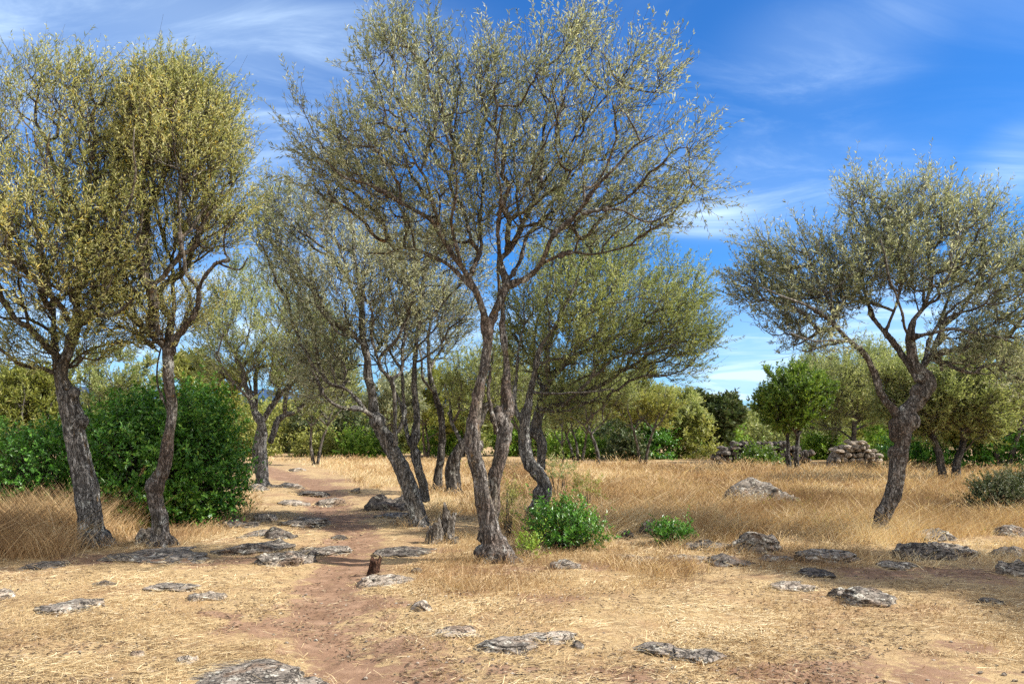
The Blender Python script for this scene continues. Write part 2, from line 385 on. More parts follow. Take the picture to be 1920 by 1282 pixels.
    pr[isl] = np.minimum(rad[ch[isl]] * 1.25, np.maximum(nr0[par[ch[isl]]], .004)); cr = np.minimum(rad[ch], pr); pr = np.minimum(pr, cr * 1.7)
    A = pos[par[ch]]; B = pos[ch]; mid = (A + B) / 2 + rdir(len(A), r) * np.linalg.norm(B - A, axis=1)[:, None] * .07 - UP * np.linalg.norm(B - A, axis=1)[:, None] * .05
    big = cr > .007
    for sel, n in ((big, 6), (~big, 3)):
        cones(acc, A[sel], mid[sel], pr[sel], (pr[sel] + cr[sel]) / 2, n); cones(acc, mid[sel], B[sel], (pr[sel] + cr[sel]) / 2, cr[sel], n)
    for P, R, n, lob in L:
        cones(acc, P[:-1], P[1:], R[:-1] * .93, R[1:] * .93, 7)
    # shoots and leaves
    wgt = np.where(cnt[N0:] <= 3, 1.35, .75); ns = r.poisson(shoots * wgt); idx = np.repeat(np.arange(N), ns); S = len(idx)
    p0 = pos[N0 + idx] + r.normal(size=(S, 3)) * .03; par_d = nrm(pos[N0 + idx] - pos[par[N0 + idx]]); od = nrm(p0 - CC[idx])
    d = nrm(par_d * .5 + od * out + UP * .25 + rdir(S, r) * .8); sl = slen * r.uniform(.4, 1.3, S) * np.where(r.uniform(0, 1, S) < .04, 1.3, 1); cv = np.array(wind) * .6 + r.normal(size=(S, 3)) * .12
    def sp(t, k): return p0[k] + d[k] * (sl[k] * t)[:, None] + cv[k] * (sl[k] * t * t)[:, None]
    k = np.arange(S); ts = [np.full(S, v) for v in (0, .35, .7, 1.)]; pts = [sp(t, k) for t in ts]; rr = [.0028, .0023, .0017, .001]; rs = r0 / .0032
    for q in range(3): cones(acc, pts[q], pts[q + 1], np.full(S, rr[q] * rs), np.full(S, rr[q + 1] * rs), 3)
    link('branches', acc.mesh('branches', base, True), M[mats[1]], root)
    nl = r.poisson(per * sl / slen * np.where(r.uniform(0, 1, S) < .22, .1, r.uniform(.6, 1.4, S))); li = np.repeat(k, nl); n = len(li); t = r.uniform(.12, 1.0, n) ** .8
    lp_ = sp(t, li); tg = nrm(d[li] + cv[li] * 2 * t[:, None]); side = nrm(np.cross(tg, rdir(n, r)))
    ld_ = nrm(tg * r.uniform(.5, 1.1, (n, 1)) + side * .75); nn = rdir(n, r) * .8 + UP * .6
    V, Q = leaves_geo(lp_, ld_, nn, leaf[0] * np.clip(np.exp(r.normal(size=n) * .27), .5, 1.7), leaf[1] * r.uniform(.7, 1.25, n))
    ti = np.clip(tint[0] + r.normal(size=n) * tint[1] + .22 * fbm(lp_ * 1.1 + 5, 2, seed + 3) + TS[idx[li]] + .07 * r.normal(size=S)[li], 0, 1)
    link('foliage', make_mesh('foliage', V - base, Q, None, False, {'tint': ('FACE', ti)}), M[mats[2]], root)
    BUILD.append((name, n, S))
    return root

def small_tree(name, label, px, py, top, w, mat, seed, trunks=2, lean=0, mats=None, n=420, leaf=(.075, .022), bot=None, group=None, dens=1.0, bark='barkdark', tint=(.45, .2), base_w=None):
    """a tree seen at middle or far distance: short forking trunks and one rounded, ragged crown"""
    r = random.Random(seed); b = at(px, py); Y = b[1]; h = py - top; bot = bot if bot is not None else py - h * .38
    limbs = []; tw = base_w or max(5, w * .05)
    for k in range(trunks):
        x0 = px + (k - (trunks - 1) / 2) * tw * 1.1; dx = lean + r.uniform(-.16, .16) * w + (k - (trunks - 1) / 2) * w * .16; dyy = r.uniform(-.5, .5)
        limbs.append([(x0, py + 2, tw, 0), (x0 + dx * .2 + r.uniform(-3, 3), py - h * .18, tw * .8, dyy * .3), (x0 + dx * .5, py - h * .36, tw * .62, dyy), (x0 + dx * 1.0, py - h * .6, tw * .4, dyy * 1.5), (x0 + dx * 1.3, py - h * .8, tw * .15, dyy * 1.8)])
        x1, y1, w1, d1 = limbs[-1][2]
        for q in range(2):
            sg = 1 if (q + k) % 2 else -1
            limbs.append([(x1, y1, w1 * .8, d1), (x1 + sg * w * .12, y1 - h * .12, w1 * .55, d1 + r.uniform(-.5, .5)), (x1 + sg * w * r.uniform(.2, .32), y1 - h * r.uniform(.2, .34), w1 * .2, d1 + r.uniform(-1, 1))])
    cx = px + lean * .6; cy = (top + bot) / 2; ry = (bot - top) / 2; poly = []
    for k in range(26):
        a = k / 26 * 2 * math.pi; q = 1 + .11 * math.sin(3 * a + seed) + .08 * math.sin(5 * a + seed * 2.3) + r.uniform(-.07, .07)
        poly.append((cx + math.cos(a) * w / 2 * q, cy - math.sin(a) * ry * q * (1 if math.sin(a) > 0 else .85)))
    R = w / 2 / F * Y
    sc = max(.3, R * .22)
    return tree(name, label, 'tree', Y, limbs, [(poly, n, 0, R * .85, 0)], (bark, 'twig', mat), seed, vox=max(.02, R * .02), leaf=leaf, shoots=3.8 * dens, per=16, slen=sc, r0=.005, base=b, flare=False, group=group, tint=tint, amp=.01, patch=1.15, bf=.25)

def shrub(name, label, Y, blobs, mat, seed, n, leaf, stem_mat='barkdark', cat='bush', group=None, tint=(.42, .18), upw=.4, hollow=.6):
    """blobs: (px, py_centre, half width px, half height px, depth offset, half depth m) ; stems rise from the ground to leafy mounds"""
    r = np.random.default_rng(seed); B = []
    for (px, py, hw, hh, dy, hd) in blobs:
        c = wpx(px, py, Y + dy); B.append((c, np.array([hw / F * (Y + dy), hd, hh / F * (Y + dy)])))
    vol = np.array([b[1][0] * b[1][2] + b[1][0] * b[1][1] for b in B]); vol = vol / vol.sum()
    base = np.mean([b[0] for b in B], axis=0); base[2] = float(gz(base[0], base[1]))
    root = thing(name, label, cat, base, group); S = max(30, n // 14); acc = Acc(); cp = []; cd = []
    for (c, s), v in zip(B, vol):
        m = max(8, int(S * v)); d = rdir(m, r); rad = 1 - (1 - hollow) * r.uniform(0, 1, (m, 1)) ** 1.4
        q = d * rad; lump = 1 + .62 * fbm(d * 2.6 + seed + c, 3, seed)[:, None] + .1 * r.normal(size=(m, 1))
        p = c + q * s * lump; zz = gz(p[:, 0], p[:, 1]); p[:, 2] = np.maximum(p[:, 2], zz + .05 + r.uniform(0, .12, m)); cp.append(p); cd.append(nrm(d / s))
        st = r.integers(0, m, max(6, m // 6)); gb = c + np.stack([r.normal(size=len(st)) * s[0] * .35, r.normal(size=len(st)) * s[1] * .35, st * 0.], -1); gb = base + (gb - base) * .2; gb[:, 2] = gz(gb[:, 0], gb[:, 1]) - .03
        cones(acc, np.tile(base - [0, 0, .04], (len(gb), 1)), gb, np.full(len(gb), .012 + .01 * s.mean()), np.full(len(gb), .012 + .01 * s.mean()), 4)
        e = p[st]; md = (gb + e) / 2 + r.normal(size=e.shape) * .08 * s.mean(); rr = .008 + .006 * s.mean()
        cones(acc, gb, md, np.full(len(st), rr), np.full(len(st), rr * .7), 5); cones(acc, md, e, np.full(len(st), rr * .7), np.full(len(st), rr * .25), 4)
    cp = np.vstack(cp); cd = np.vstack(cd); S = len(cp); sl = leaf[0] * r.uniform(2, 4.6, S) * np.where(r.uniform(0, 1, S) < .1, 1.9, 1)
    d = nrm(cd + UP * upw + rdir(S, r) * .55); cones(acc, cp, cp + d * sl[:, None], np.full(S, leaf[0] * .035), np.full(S, leaf[0] * .015), 3)
    link('stems', acc.mesh('stems', base), M[stem_mat], root)
    li = np.repeat(np.arange(S), r.poisson(14, S)); m = len(li); t = r.uniform(.0, 1.05, m)
    P = cp[li] + d[li] * (sl[li] * t)[:, None]; side = nrm(np.cross(d[li], rdir(m, r))); D = nrm(d[li] * .55 + side + UP * .15)
    V, Q = leaves_geo(P, D, UP * .7 + cd[li] * .5 + rdir(m, r) * .55, leaf[0] * r.uniform(.6, 1.25, m), leaf[1] * r.uniform(.7, 1.25, m))
    ti = np.clip(tint[0] + r.normal(size=m) * tint[1] + .3 * fbm(P * 2.2, 2, seed) + .16 * t - .08, 0, 1)
    link('foliage', make_mesh('foliage', V - base, Q, None, False, {'tint': ('FACE', ti)}), M[mat], root)
    BUILD.append((name, m, S))
    return root

# ================================================================== the trees of the foreground
# main tree: two fused trunks, wide open crown
C_L = [
 [(934,1056,66),(922,1010,50),(911,960,43),(904,910,39),(892,850,35),(889,800,31),(895,760,28),(900,725,25),(908,690,21),(911,655,20),(913,618,22)],
 [(905,1015,34,.12),(925,960,32,.12),(932,905,28,.16),(938,850,34,.2),(943,800,38,.25),(955,770,29,.3),(948,735,24,.3),(946,700,18,.32),(944,660,13,.36),(941,620,11,.4),(941,580,9,.45),(937,530,7,.5),(936,470,6,.6),(940,400,4,.8)],
 [(930,812,11,.2),(926,790,10,.1),(918,758,9,.15),(914,726,8,.2),(915,690,6,.3)],
 [(912,625,20),(908,594,17,-.05),(885,540,15,-.15),(865,500,13,-.25),(830,445,11,-.4),(810,410,9.5,-.5),(760,385,8,-.6),(715,362,7,-.8),(680,345,6,-.9),(645,330,5,-1),(610,300,3,-1.1)],
 [(885,540,12,-.15),(840,497,9,0),(778,470,7,.1),(730,478,5,.2),(690,472,3.5,.2)],
 [(830,445,9,-.4),(808,350,6.5,-.5),(785,310,5.5,-.6),(768,260,4.5,-.7),(745,200,3,-.8)],
 [(880,520,11,-.1),(900,470,9,.2),(902,435,8,.35),(906,350,6,.5),(900,270,4.5,.6),(915,190,3,.7)],
 [(865,500,9,-.25),(850,420,7,-.6),(858,340,5.5,-.9),(835,250,4.5,-1.1),(822,160,3,-1.2)],
 [(913,620,20),(925,590,18,.05),(945,535,19,.1),(937,490,13,.15),(955,465,12,.2),(980,425,11,.3),(1005,365,9.5,.4),(1017,300,8,.45),(1020,240,6.5,.5),(1032,190,5,.55),(1045,110,3,.6)],
 [(945,535,16,.1),(975,525,14,0),(1015,495,12.5,-.15),(1040,445,10.5,-.35),(1085,400,9,-.55),(1105,370,8,-.65),(1145,320,6.5,-.8),(1185,280,5,-.9),(1225,255,3.5,-1)],
 [(1015,495,8,-.15),(1065,472,6,.0),(1110,472,5,.1),(1160,467,4,.2),(1200,460,3,.3)],
 [(1090,400,7,-.55),(1160,395,5.5,-.6),(1212,415,4,-.6),(1260,400,3,-.6)],
 [(948,530,10,.1),(980,480,8,.5),(990,440,7,.7),(1045,360,5.5,1.0),(1080,270,4.5,1.2),(1110,180,3,1.3)],
 [(1005,365,7,.4),(1050,300,5.5,.2),(1095,230,4.5,0),(1150,160,3,-.1)],
 [(980,425,8,.3),(965,350,6,.6),(960,270,5,.9),(970,180,4,1.1),(975,110,3,1.2)],
 [(942,500,8,.15),(930,440,7,-.3),(938,380,6,-.6),(930,300,5,-.9),(945,200,3.5,-1.1)],
]
C_TOP = [(545,178),(575,140),(612,165),(640,200),(668,185),(650,110),(690,55),(720,20),(765,8),(832,22),(838,70),(870,95),(900,50),(945,45),(985,60),(992,5),(1050,-12),(1120,8),(1142,50),(1165,90),(1205,62),(1272,78),(1310,125),(1338,165),(1328,235),(1318,300),(1350,335),(1335,372),(1305,405),(1255,440),(1190,462),(1120,470),(1060,470),(1000,455),(930,475),(860,490),(800,510),(740,500),(690,455),(640,430),(590,400),(560,330),(530,240)]
tree('olive_tree', 'large grey olive tree with two fused trunks beside the low green bush', 'tree', 9.3, C_L, [(C_TOP, 1550, 0, 1.7, 0)], ('barkbrown', 'bark_lichen', 'olive'), 11,
     knobs=[(932,785,34,.22),(950,800,30,.28),(895,835,30),(926,1040,70,-.02),(945,1045,46,-.05),(905,1035,40,0),(934,770,16,.2)], vox=.013, shoots=2.8, per=18, slen=.4, leaf=(.053,.0128), wind=(.2,0,.35), tint=(.47,.24), hollow=.3, bf=.22, out=.6)
# the two olives on the left
A_L = [
 [(178,1030,62),(172,985,52),(168,945,50),(160,900,48),(150,850,43),(140,810,42),(133,770,44),(126,740,38),(120,705,26),(124,680,22),(133,640,21),(142,605,19),(146,575,16,-.1),(150,520,13,-.2),(158,460,10,-.3),(165,390,8,-.4),(170,300,5,-.5),(165,200,3,-.5)],
 [(112,735,15,.1),(104,680,13,.2),(102,625,11,.3),(98,570,9,.4),(85,500,8,.6),(70,430,6.5,.8),(60,340,5,1),(50,240,3,1.1)],
 [(140,615,13),(180,590,10,-.3),(215,585,8,-.5),(250,560,5,-.7)],
 [(146,575,11,-.1),(110,540,8,-.6),(60,520,6.5,-.9),(10,500,5,-1.1),(-50,470,4,-1.2)],
 [(150,520,10,-.2),(195,470,8,-.5),(230,410,6.5,-.8),(250,330,5,-1),(255,240,3,-1)],
 [(102,625,8,.3),(50,600,6,.1),(0,590,5,0),(-50,560,4,0)],
 [(158,460,8,-.3),(120,400,6,-.8),(90,330,5,-1.1),(95,250,3,-1.2)],
 [(126,690,7,.1),(170,655,5.5,.3),(230,640,4,.4),(265,655,3,.5)],
]
A_TOP = [(-70,130),(0,150),(30,95),(80,88),(110,120),(150,100),(185,110),(215,135),(240,200),(260,280),(262,380),(255,450),(240,530),(225,590),(190,600),(120,610),(60,640),(10,650),(-70,640),(-140,500),(-140,250)]
A_MID = [(-60,330),(60,310),(150,330),(230,370),(245,450),(225,540),(170,590),(90,600),(-60,590)]
A_LOW = [(-10,610),(60,590),(180,600),(260,620),(270,660),(230,690),(170,690),(100,700),(40,700),(-10,670)]
tree('olive_tree', 'thick pale-barked olive tree leaning left out of the tall dry grass', 'tree', 10.5, A_L, [(A_TOP, 2000, -.1, 1.7, -.02), (A_MID, 260, -.8, .9, .12), (A_LOW, 170, 0, .9, -.02)], ('barkgrey', 'bark_lichen', 'olive_yellow'), 23,
     knobs=[(128,745,46),(150,790,36),(175,1015,72),(195,1022,46),(160,1018,46),(140,735,26,-.1)], vox=.014, shoots=2.25, per=16, slen=.4, leaf=(.053,.0128), wind=(.42,0,.3), tint=(.46,.24), patch=.6, hollow=.12)
B_L = [
 [(303,1024,46),(300,985,36),(294,945,34),(290,915,38),(303,880,31),(316,840,27),(320,800,23),(318,760,23),(319,720,25),(317,680,24),(316,652,22)],
 [(316,655,17),(328,635,16,-.1),(350,610,13,-.2),(372,580,11,-.3),(372,540,10,-.3),(352,515,9,-.35),(345,470,8,-.4),(338,400,6,-.5),(330,300,4.5,-.6),(325,200,3,-.6)],
 [(370,575,9,-.3),(375,530,8,-.5),(405,490,8,-.6),(430,484,6,-.7),(420,470,5,-.7),(424,430,4,-.8),(440,400,3,-.8)],
 [(316,658,16),(300,640,13,.15),(275,620,11,.3),(250,600,9,.4),(225,560,7,.5),(205,500,5.5,.6),(190,430,4,.6)],
 [(314,650,14),(325,590,11,.5),(326,540,9,.6),(322,490,8,.7),(308,450,7,.8),(292,370,5.5,.9),(280,270,4,.9),(270,180,3,.9)],
 [(340,622,9,-.1),(358,560,8,.4),(345,525,7,.5),(338,470,6,.7),(360,380,5,.9),(385,280,4,1),(390,200,3,1)],
 [(405,490,6,-.6),(450,500,4,-.6),(468,478,3,-.6)],
 [(322,800,5,.05),(300,740,5,.05),(297,690,4,.1),(303,650,4,.1)],
]
B_TOP = [(235,160),(270,120),(310,125),(345,118),(380,140),(415,170),(445,210),(455,270),(462,330),(450,380),(470,430),(455,470),(410,480),(370,500),(330,540),(280,560),(240,590),(215,640),(180,640),(170,560),(190,450),(205,330),(220,230)]
B_LOW = [(230,560),(300,560),(380,500),(420,520),(390,600),(340,650),(290,660),(235,640)]
tree('olive_tree', 'slim brown-barked olive tree with an S-bent trunk in front of the dark green bush', 'tree', 10.6, B_L, [(B_TOP, 2050, 0, 1.6, .0), (B_LOW, 200, 0, .9, .12)], ('barkbrown', 'bark_lichen', 'olive_yellow'), 37,
     knobs=[(290,912,42),(303,1018,52),(318,1020,36),(316,655,30)], vox=.013, shoots=2.25, per=16, slen=.4, leaf=(.053,.0128), wind=(.42,0,.3), tint=(.48,.24), patch=.6, hollow=.12)
# leaning tree and its companions behind the path
D_L = [
 [(787,995,44),(780,960,37),(765,910,34),(745,860,33),(725,820,31),(704,785,26),(700,740,20),(690,690,18),(681,640,16),(680,590,14),(679,550,12),(672,510,10,.1),(660,450,8,.2),(650,390,6,.3),(640,340,3,.3)],
 [(798,940,18,.5),(790,900,20,.5),(778,850,18,.5),(782,810,17,.5),(780,770,13,.5),(776,720,12,.5),(780,660,10,.5),(786,610,9,.5),(790,560,7,.6),(795,500,5,.7),(800,430,3,.8)],
 [(712,790,12,0),(680,768,11,-.2),(640,765,9,-.3),(615,748,7,-.4),(600,720,6,-.5),(585,690,4,-.6)],
 [(692,778,9,-.1),(665,745,8,-.2),(640,725,6,-.3),(610,715,4,-.4)],
 [(742,835,12,-.1),(740,790,9,-.1),(737,730,8,-.1),(735,712,8,-.1),(752,698,8,0),(758,660,8,.1),(762,620,8,.2),(760,560,7,.3),(755,510,6,.4),(740,440,4,.5)],
 [(725,825,9,.2),(752,800,9,.3),(757,755,8,.4),(755,700,7,.5),(745,680,6,.5),(720,640,5,.6)],
 [(768,835,10,.5),(760,790,8,.6),(740,730,6,.7),(715,690,5,.8),(700,640,4,.9)],
 [(685,650,10),(660,630,7,-.3),(640,630,6,-.4),(620,605,6,-.5),(600,585,5,-.6),(590,560,4,-.6),(588,530,3,-.6)],
 [(680,590,9),(668,560,8,-.2),(655,530,7,-.3),(650,500,5,-.4),(630,440,4,-.5),(610,390,3,-.5)],
 [(762,620,6,.2),(748,600,5,0),(735,570,4,-.2),(725,520,3,-.3)],
 [(760,560,5,.3),(790,540,4,0),(830,538,3,-.1)],
]
D_TOP = [(475,350),(520,325),(570,340),(640,370),(700,390),(790,400),(870,420),(915,500),(900,590),(870,660),(820,690),(770,680),(720,720),(690,715),(650,760),(600,770),(560,740),(540,680),(530,590),(500,520),(470,450),(465,390)]
tree('olive_tree', 'dark olive tree with several trunks leaning left over the path, behind the weathered stump', 'tree', 12.6, D_L, [(D_TOP, 1700, .2, 1.9, .0)], ('barkgrey', 'twig', 'olive'), 41,
     knobs=[(783,985,50),(708,790,36),(780,850,24,.5)], vox=.016, shoots=2.4, per=15, slen=.46, leaf=(.058,.0148), wind=(.1,0,.35), tint=(.56,.24))
# twisted tree behind the bush; its big green crown fills the middle right
E_L = [
 [(985,1000,34),(1000,975,36),(1012,940,36),(1020,912,30),(1010,890,28),(992,868,28),(985,840,27),(984,800,24),(990,765,20),(995,735,15),(1002,700,11,-.1),(1015,660,9,-.2),(1040,610,7,-.3),(1070,550,5,-.4),(1100,480,3,-.4)],
 [(1014,880,20,.9),(1014,830,22,.9),(1004,800,24,.9),(1012,760,20,.9),(1020,735,18,.9),(1040,700,16,.9),(1075,670,12,.9),(1120,650,10,.9),(1170,620,8,.9),(1220,590,6,.9),(1270,560,4,.9)],
 [(984,800,14,0),(968,765,10,.1),(962,730,8,.1),(966,690,6,.2),(975,640,4,.3)],
 [(1075,670,8,.9),(1090,610,7,1.2),(1130,550,6,1.4),(1160,490,4,1.5),(1180,430,3,1.6)],
 [(1120,650,7,.9),(1190,660,6,.5),(1250,650,4,.3),(1300,640,3,.2)],
 [(1020,735,9,.9),(1000,680,8,1.2),(1005,610,6,1.4),(1030,540,5,1.5),(1040,460,3,1.6)],
 [(1000,735,7,-.1),(1050,735,5,-.4),(1110,735,4,-.6),(1150,730,3,-.6)],
]
E_TOP = [(930,560),(960,480),(1040,430),(1120,420),(1180,400),(1230,440),(1280,460),(1310,500),(1330,560),(1342,630),(1335,690),(1290,730),(1235,720),(1195,715),(1150,760),(1090,775),(1050,790),(1010,770),(975,740),(940,660)]
tree('olive_tree', 'twisted olive tree rising behind the low green bush, dense green crown spreading to the right', 'tree', 12.5, E_L, [(E_TOP, 1900, .8, 2.0, .0)], ('barkgrey', 'twig', 'olive_green'), 53,
     knobs=[(1015,925,42),(1000,960,36),(1004,810,32,.9)], vox=.016, shoots=2.5, per=17, slen=.46, leaf=(.056,.0155), wind=(.1,0,.25), tint=(.44,.2))
# right-hand tree with the elbowed trunk
H_L = [
 [(1652,1014,44),(1650,985,36),(1662,950,35),(1676,910,36),(1684,870,38),(1688,835,34),(1691,805,38),(1696,785,42),(1706,765,36),(1724,745,34),(1737,722,32),(1728,702,26),(1714,684,18),(1708,660,15),(1707,630,14),(1715,600,11),(1735,570,9,.1),(1745,520,7,.2),(1740,460,5,.3),(1735,400,3,.3)],
 [(1690,790,22),(1674,765,17,-.05),(1655,740,16,-.1),(1640,700,15,-.2),(1620,665,13,-.3),(1595,640,11,-.4),(1570,615,9,-.5),(1540,590,7,-.6),(1505,570,6,-.7),(1470,555,4.5,-.8),(1430,540,3,-.8)],
 [(1722,712,16),(1702,684,13,.1),(1680,652,12,.2),(1660,625,10,.3),(1640,600,9,.4),(1625,560,7,.5),(1610,500,5,.6),(1595,420,3,.7)],
 [(1722,708,22),(1738,722,22,-.05),(1730,745,20,-.1)],
 [(1718,700,16),(1735,680,13,.1),(1752,665,11,.15),(1762,680,9,.2),(1763,697,8,.2)],
 [(1745,672,12,.1),(1755,640,10,.3),(1775,610,8,.4),(1810,570,6,.5),(1840,520,5,.6),(1850,450,3,.7)],
 [(1730,690,10,.1),(1742,640,9,.6),(1770,580,7,.9),(1790,500,5,1.1),(1800,420,3,1.2)],
 [(1707,635,10),(1740,628,8,-.3),(1790,620,7,-.5),(1850,630,5,-.7),(1900,640,4,-.8)],
 [(1595,640,8,-.4),(1560,640,6,-.7),(1520,640,4,-.9),(1480,620,3,-1)],
 [(1570,615,6,-.5),(1550,560,5,-.2),(1520,500,4,0),(1500,450,3,0)],
 [(1660,625,7,.3),(1685,560,6,.1),(1690,480,5,-.1),(1680,400,3,-.2)],
 [(1707,640,7,0),(1690,590,6,-.5),(1670,520,4.5,-.8),(1650,450,3,-.9)],
]
H_TOP = [(1385,420),(1420,410),(1450,430),(1500,420),(1560,440),(1610,430),(1590,400),(1565,370),(1575,335),(1620,330),(1650,345),(1680,318),(1740,325),(1775,345),(1810,350),(1850,360),(1870,410),(1930,420),(1990,470),(2000,600),(1940,660),(1890,650),(1830,690),(1780,660),(1740,590),(1690,570),(1640,590),(1590,610),(1540,620),(1480,620),(1440,590),(1390,580),(1360,520),(1365,470)]
tree('olive_tree', 'lone olive tree with a dark crooked trunk rising from dry grass, airy crown', 'tree', 11.3, H_L, [(H_TOP, 1600, 0, 1.6, .04), ([(1365,520),(1440,560),(1530,600),(1590,640),(1520,675),(1440,650),(1385,600)], 75, -.4, .7, .02), ([(1760,620),(1880,640),(1990,650),(1990,720),(1900,735),(1800,705),(1750,660)], 150, -.2, .9, .1)], ('barkbrown', 'twig', 'olive'), 67,
     knobs=[(1690,800,52),(1706,790,44,-.05),(1684,815,40),(1684,850,40),(1735,715,28),(1652,1005,50),(1722,735,34)], vox=.014, shoots=2.7, per=18, slen=.4, leaf=(.057,.0142), wind=(.06,0,.3), out=.7, bf=.22, tint=(.45,.24))
def copy_thing(o, label, loc, rz, sc):
    c = o.copy(); COL.objects.link(c); c['label'] = label; c.location = loc; c.rotation_euler = (0, 0, rz); c.scale = (sc, sc, sc)
    for ch in [x for x in o.children]: d = ch.copy(); COL.objects.link(d); d.parent = c
    return c
HT = next(o for o in COL.objects if o.get('label', '').startswith('lone olive'))
copy_thing(HT, 'olive tree just outside the right picture edge, throwing its shade over the straw', (9.6, 7.7, 0), 2.4, 1.0)
copy_thing(HT, 'second olive tree just outside the right picture edge, nearer the viewer', (10.0, 6.2, 0), 1.0, .95)
# grey tree on the far side of the path
F_L = [
 [(492,912,24),(490,870,22),(488,830,20),(490,800,17),(480,775,14),(468,745,11),(455,710,10),(450,690,9),(440,665,7),(425,640,5),(410,620,3)],
 [(488,905,14,.6),(480,860,12,.6),(484,810,11,.6),(505,770,11,.6),(530,735,10,.6),(560,705,9,.6),(590,685,7,.6),(620,670,4,.6)],
 [(506,830,11,.3),(516,800,13,.3),(528,780,11,.3),(560,770,9,.3),(580,745,6,.3)],
 [(490,800,10),(478,770,9,.2),(480,720,8,.3),(485,690,7,.4),(520,688,5,.4)],
 [(450,690,7),(470,670,6,.1),(490,645,5,.2),(520,620,3,.2)],
 [(505,770,7,.6),(520,740,6,.8),(525,690,5,1),(540,630,3,1)],
 [(470,750,6),(440,720,5,-.4),(420,690,3,-.6)],
]
F_TOP = [(345,660),(370,590),(410,510),(450,470),(510,465),(550,520),(600,560),(640,600),(665,660),(660,730),(610,775),(560,780),(530,755),(490,740),(450,745),(400,745),(360,710)]
tree('olive_tree', 'pale-trunked olive tree at the left side of the path, behind the dark green bush', 'tree', 20.5, F_L, [(F_TOP, 1000, .2, 2.6, .02)], ('barkgrey', 'twig', 'olive_green'), 71, vox=.022, shoots=3.0, per=18, slen=.55, leaf=(.075,.02), r0=.0045, wind=(.1,0,.3), tint=(.5,.22))
G_L = [
 [(820,918,20),(824,880,15),(828,830,13),(826,780,12),(818,740,10),(808,700,9),(806,660,7),(804,620,5),(810,580,3)],
 [(808,690,6),(826,660,5,.3),(840,640,4,.5),(860,610,3,.6)],
 [(818,740,6),(795,710,5,-.4),(790,670,4,-.6),(780,630,3,-.7)],
]
G_TOP = [(770,560),(830,530),(880,560),(890,640),(870,680),(830,690),(780,670),(750,620)]
tree('olive_tree', 'thin upright olive tree standing between the leaning tree and the main trunk', 'tree', 19.5, G_L, [(G_TOP, 170, 0, 1.2, 0)], ('barkdark', 'twig', 'olive'), 73, vox=.022, shoots=2.6, per=16, slen=.5, leaf=(.075,.02), r0=.0045, flare=True)
K0_L = [
 [(850,925,26),(848,890,26),(852,860,24),(868,835,19),(885,812,16),(905,780,13),(915,740,9),(920,700,6),(925,650,3)],
 [(868,835,9),(850,800,7,.4),(845,760,5,.7),(835,720,3,.9)],
]
tree('olive_tree', 'short stout olive tree bending right behind the main trunk', 'tree', 18.4, K0_L, [([(830,700),(880,640),(940,640),(1000,680),(990,760),(930,790),(870,790),(835,760)], 260, .3, 1.5, .05)], ('barkdark', 'twig', 'olive_green'), 79, vox=.022, shoots=2.8, per=17, slen=.5, leaf=(.075,.022), r0=.0045)

# ------------------------------------------------------------------ trees at middle distance
small_tree('carob_tree', 'dense dark green round tree on two trunks in front of the stone ruin', 1488, 893, 685, 158, 'carob', 83, trunks=2, n=480, leaf=(.10,.042), bot=815, dens=1.1, base_w=11, tint=(.55,.26))
small_tree('olive_tree', 'slender olive tree with a thin dark trunk in the grass right of the twisted tree', 1122, 882, 690, 190, 'olive_green', 89, trunks=1, n=420, leaf=(.085,.025), bot=800, base_w=9, dens=1.1)
small_tree('olive_tree', 'small multi-stemmed olive in the field beyond the slender tree, left one', 1084, 868, 715, 120, 'olive_green', 97, trunks=3, n=260, leaf=(.095,.03), bot=815, base_w=6, dens=1.1)
small_tree('olive_tree', 'little forked olive sapling tree in the grass just right of the twisted trunk', 1052, 880, 745, 90, 'olive_green', 101, trunks=1, n=120, leaf=(.08,.025), bot=810, base_w=6, dens=.8)
small_tree('olive_tree', 'broad yellow-green olive tree in front of the second stone heap, left of the elbowed trunk', 1600, 868, 640, 280, 'olive_green', 103, trunks=2, n=1000, leaf=(.095,.03), bot=835, base_w=11, dens=1.3, tint=(.5,.2))
small_tree('olive_tree', 'low dark-stemmed olive tree with a broad crown right of the elbowed trunk', 1780, 908, 640, 300, 'olive_green', 107, trunks=2, n=1000, leaf=(.085,.026), bot=848, base_w=18, dens=1.3, tint=(.42,.2))
small_tree('olive_tree', 'broad olive tree with brownish leaves at the right picture edge', 1880, 888, 650, 280, 'yellowgreen', 109, trunks=2, n=900, leaf=(.095,.03), bot=850, base_w=12, dens=1.3, tint=(.45,.22))
small_tree('evergreen_tree', 'dark blue-green round tree far behind, left of the carob', 1340, 855, 732, 110, 'darkbush', 113, trunks=2, n=260, leaf=(.2,.11), bot=835, dens=1.4)
small_tree('olive_tree', 'pale yellowish olive tree far behind under the edge of the big green crown', 1262, 858, 728, 120, 'olive_green', 127, trunks=2, n=300, leaf=(.16,.055), bot=835, dens=1.2, tint=(.55,.2))
small_tree('olive_tree', 'hazy green olive tree far behind between the big green crown and the pale yellowish tree', 1195, 858, 715, 110, 'olive_green', 131, trunks=2, n=260, leaf=(.17,.06), bot=835, dens=1.3)
small_tree('olive_tree', 'green bushy tree far behind, seen between the thin tree and the main trunk', 868, 856, 715, 120, 'olive_green', 137, trunks=2, n=260, leaf=(.17,.07), bot=845, dens=1.5)
small_tree('olive_tree', 'yellowish tree far behind, rising over the dark green bush beside the path', 372, 860, 655, 150, 'yellowgreen', 139, trunks=2, n=360, leaf=(.15,.06), bot=840, dens=1.4, tint=(.5,.2))
small_tree('olive_tree', 'yellow-green bushy tree behind the left picture edge', 30, 930, 690, 190, 'yellowgreen', 149, trunks=2, n=520, leaf=(.09,.035), bot=925, dens=1.6, tint=(.4,.2))
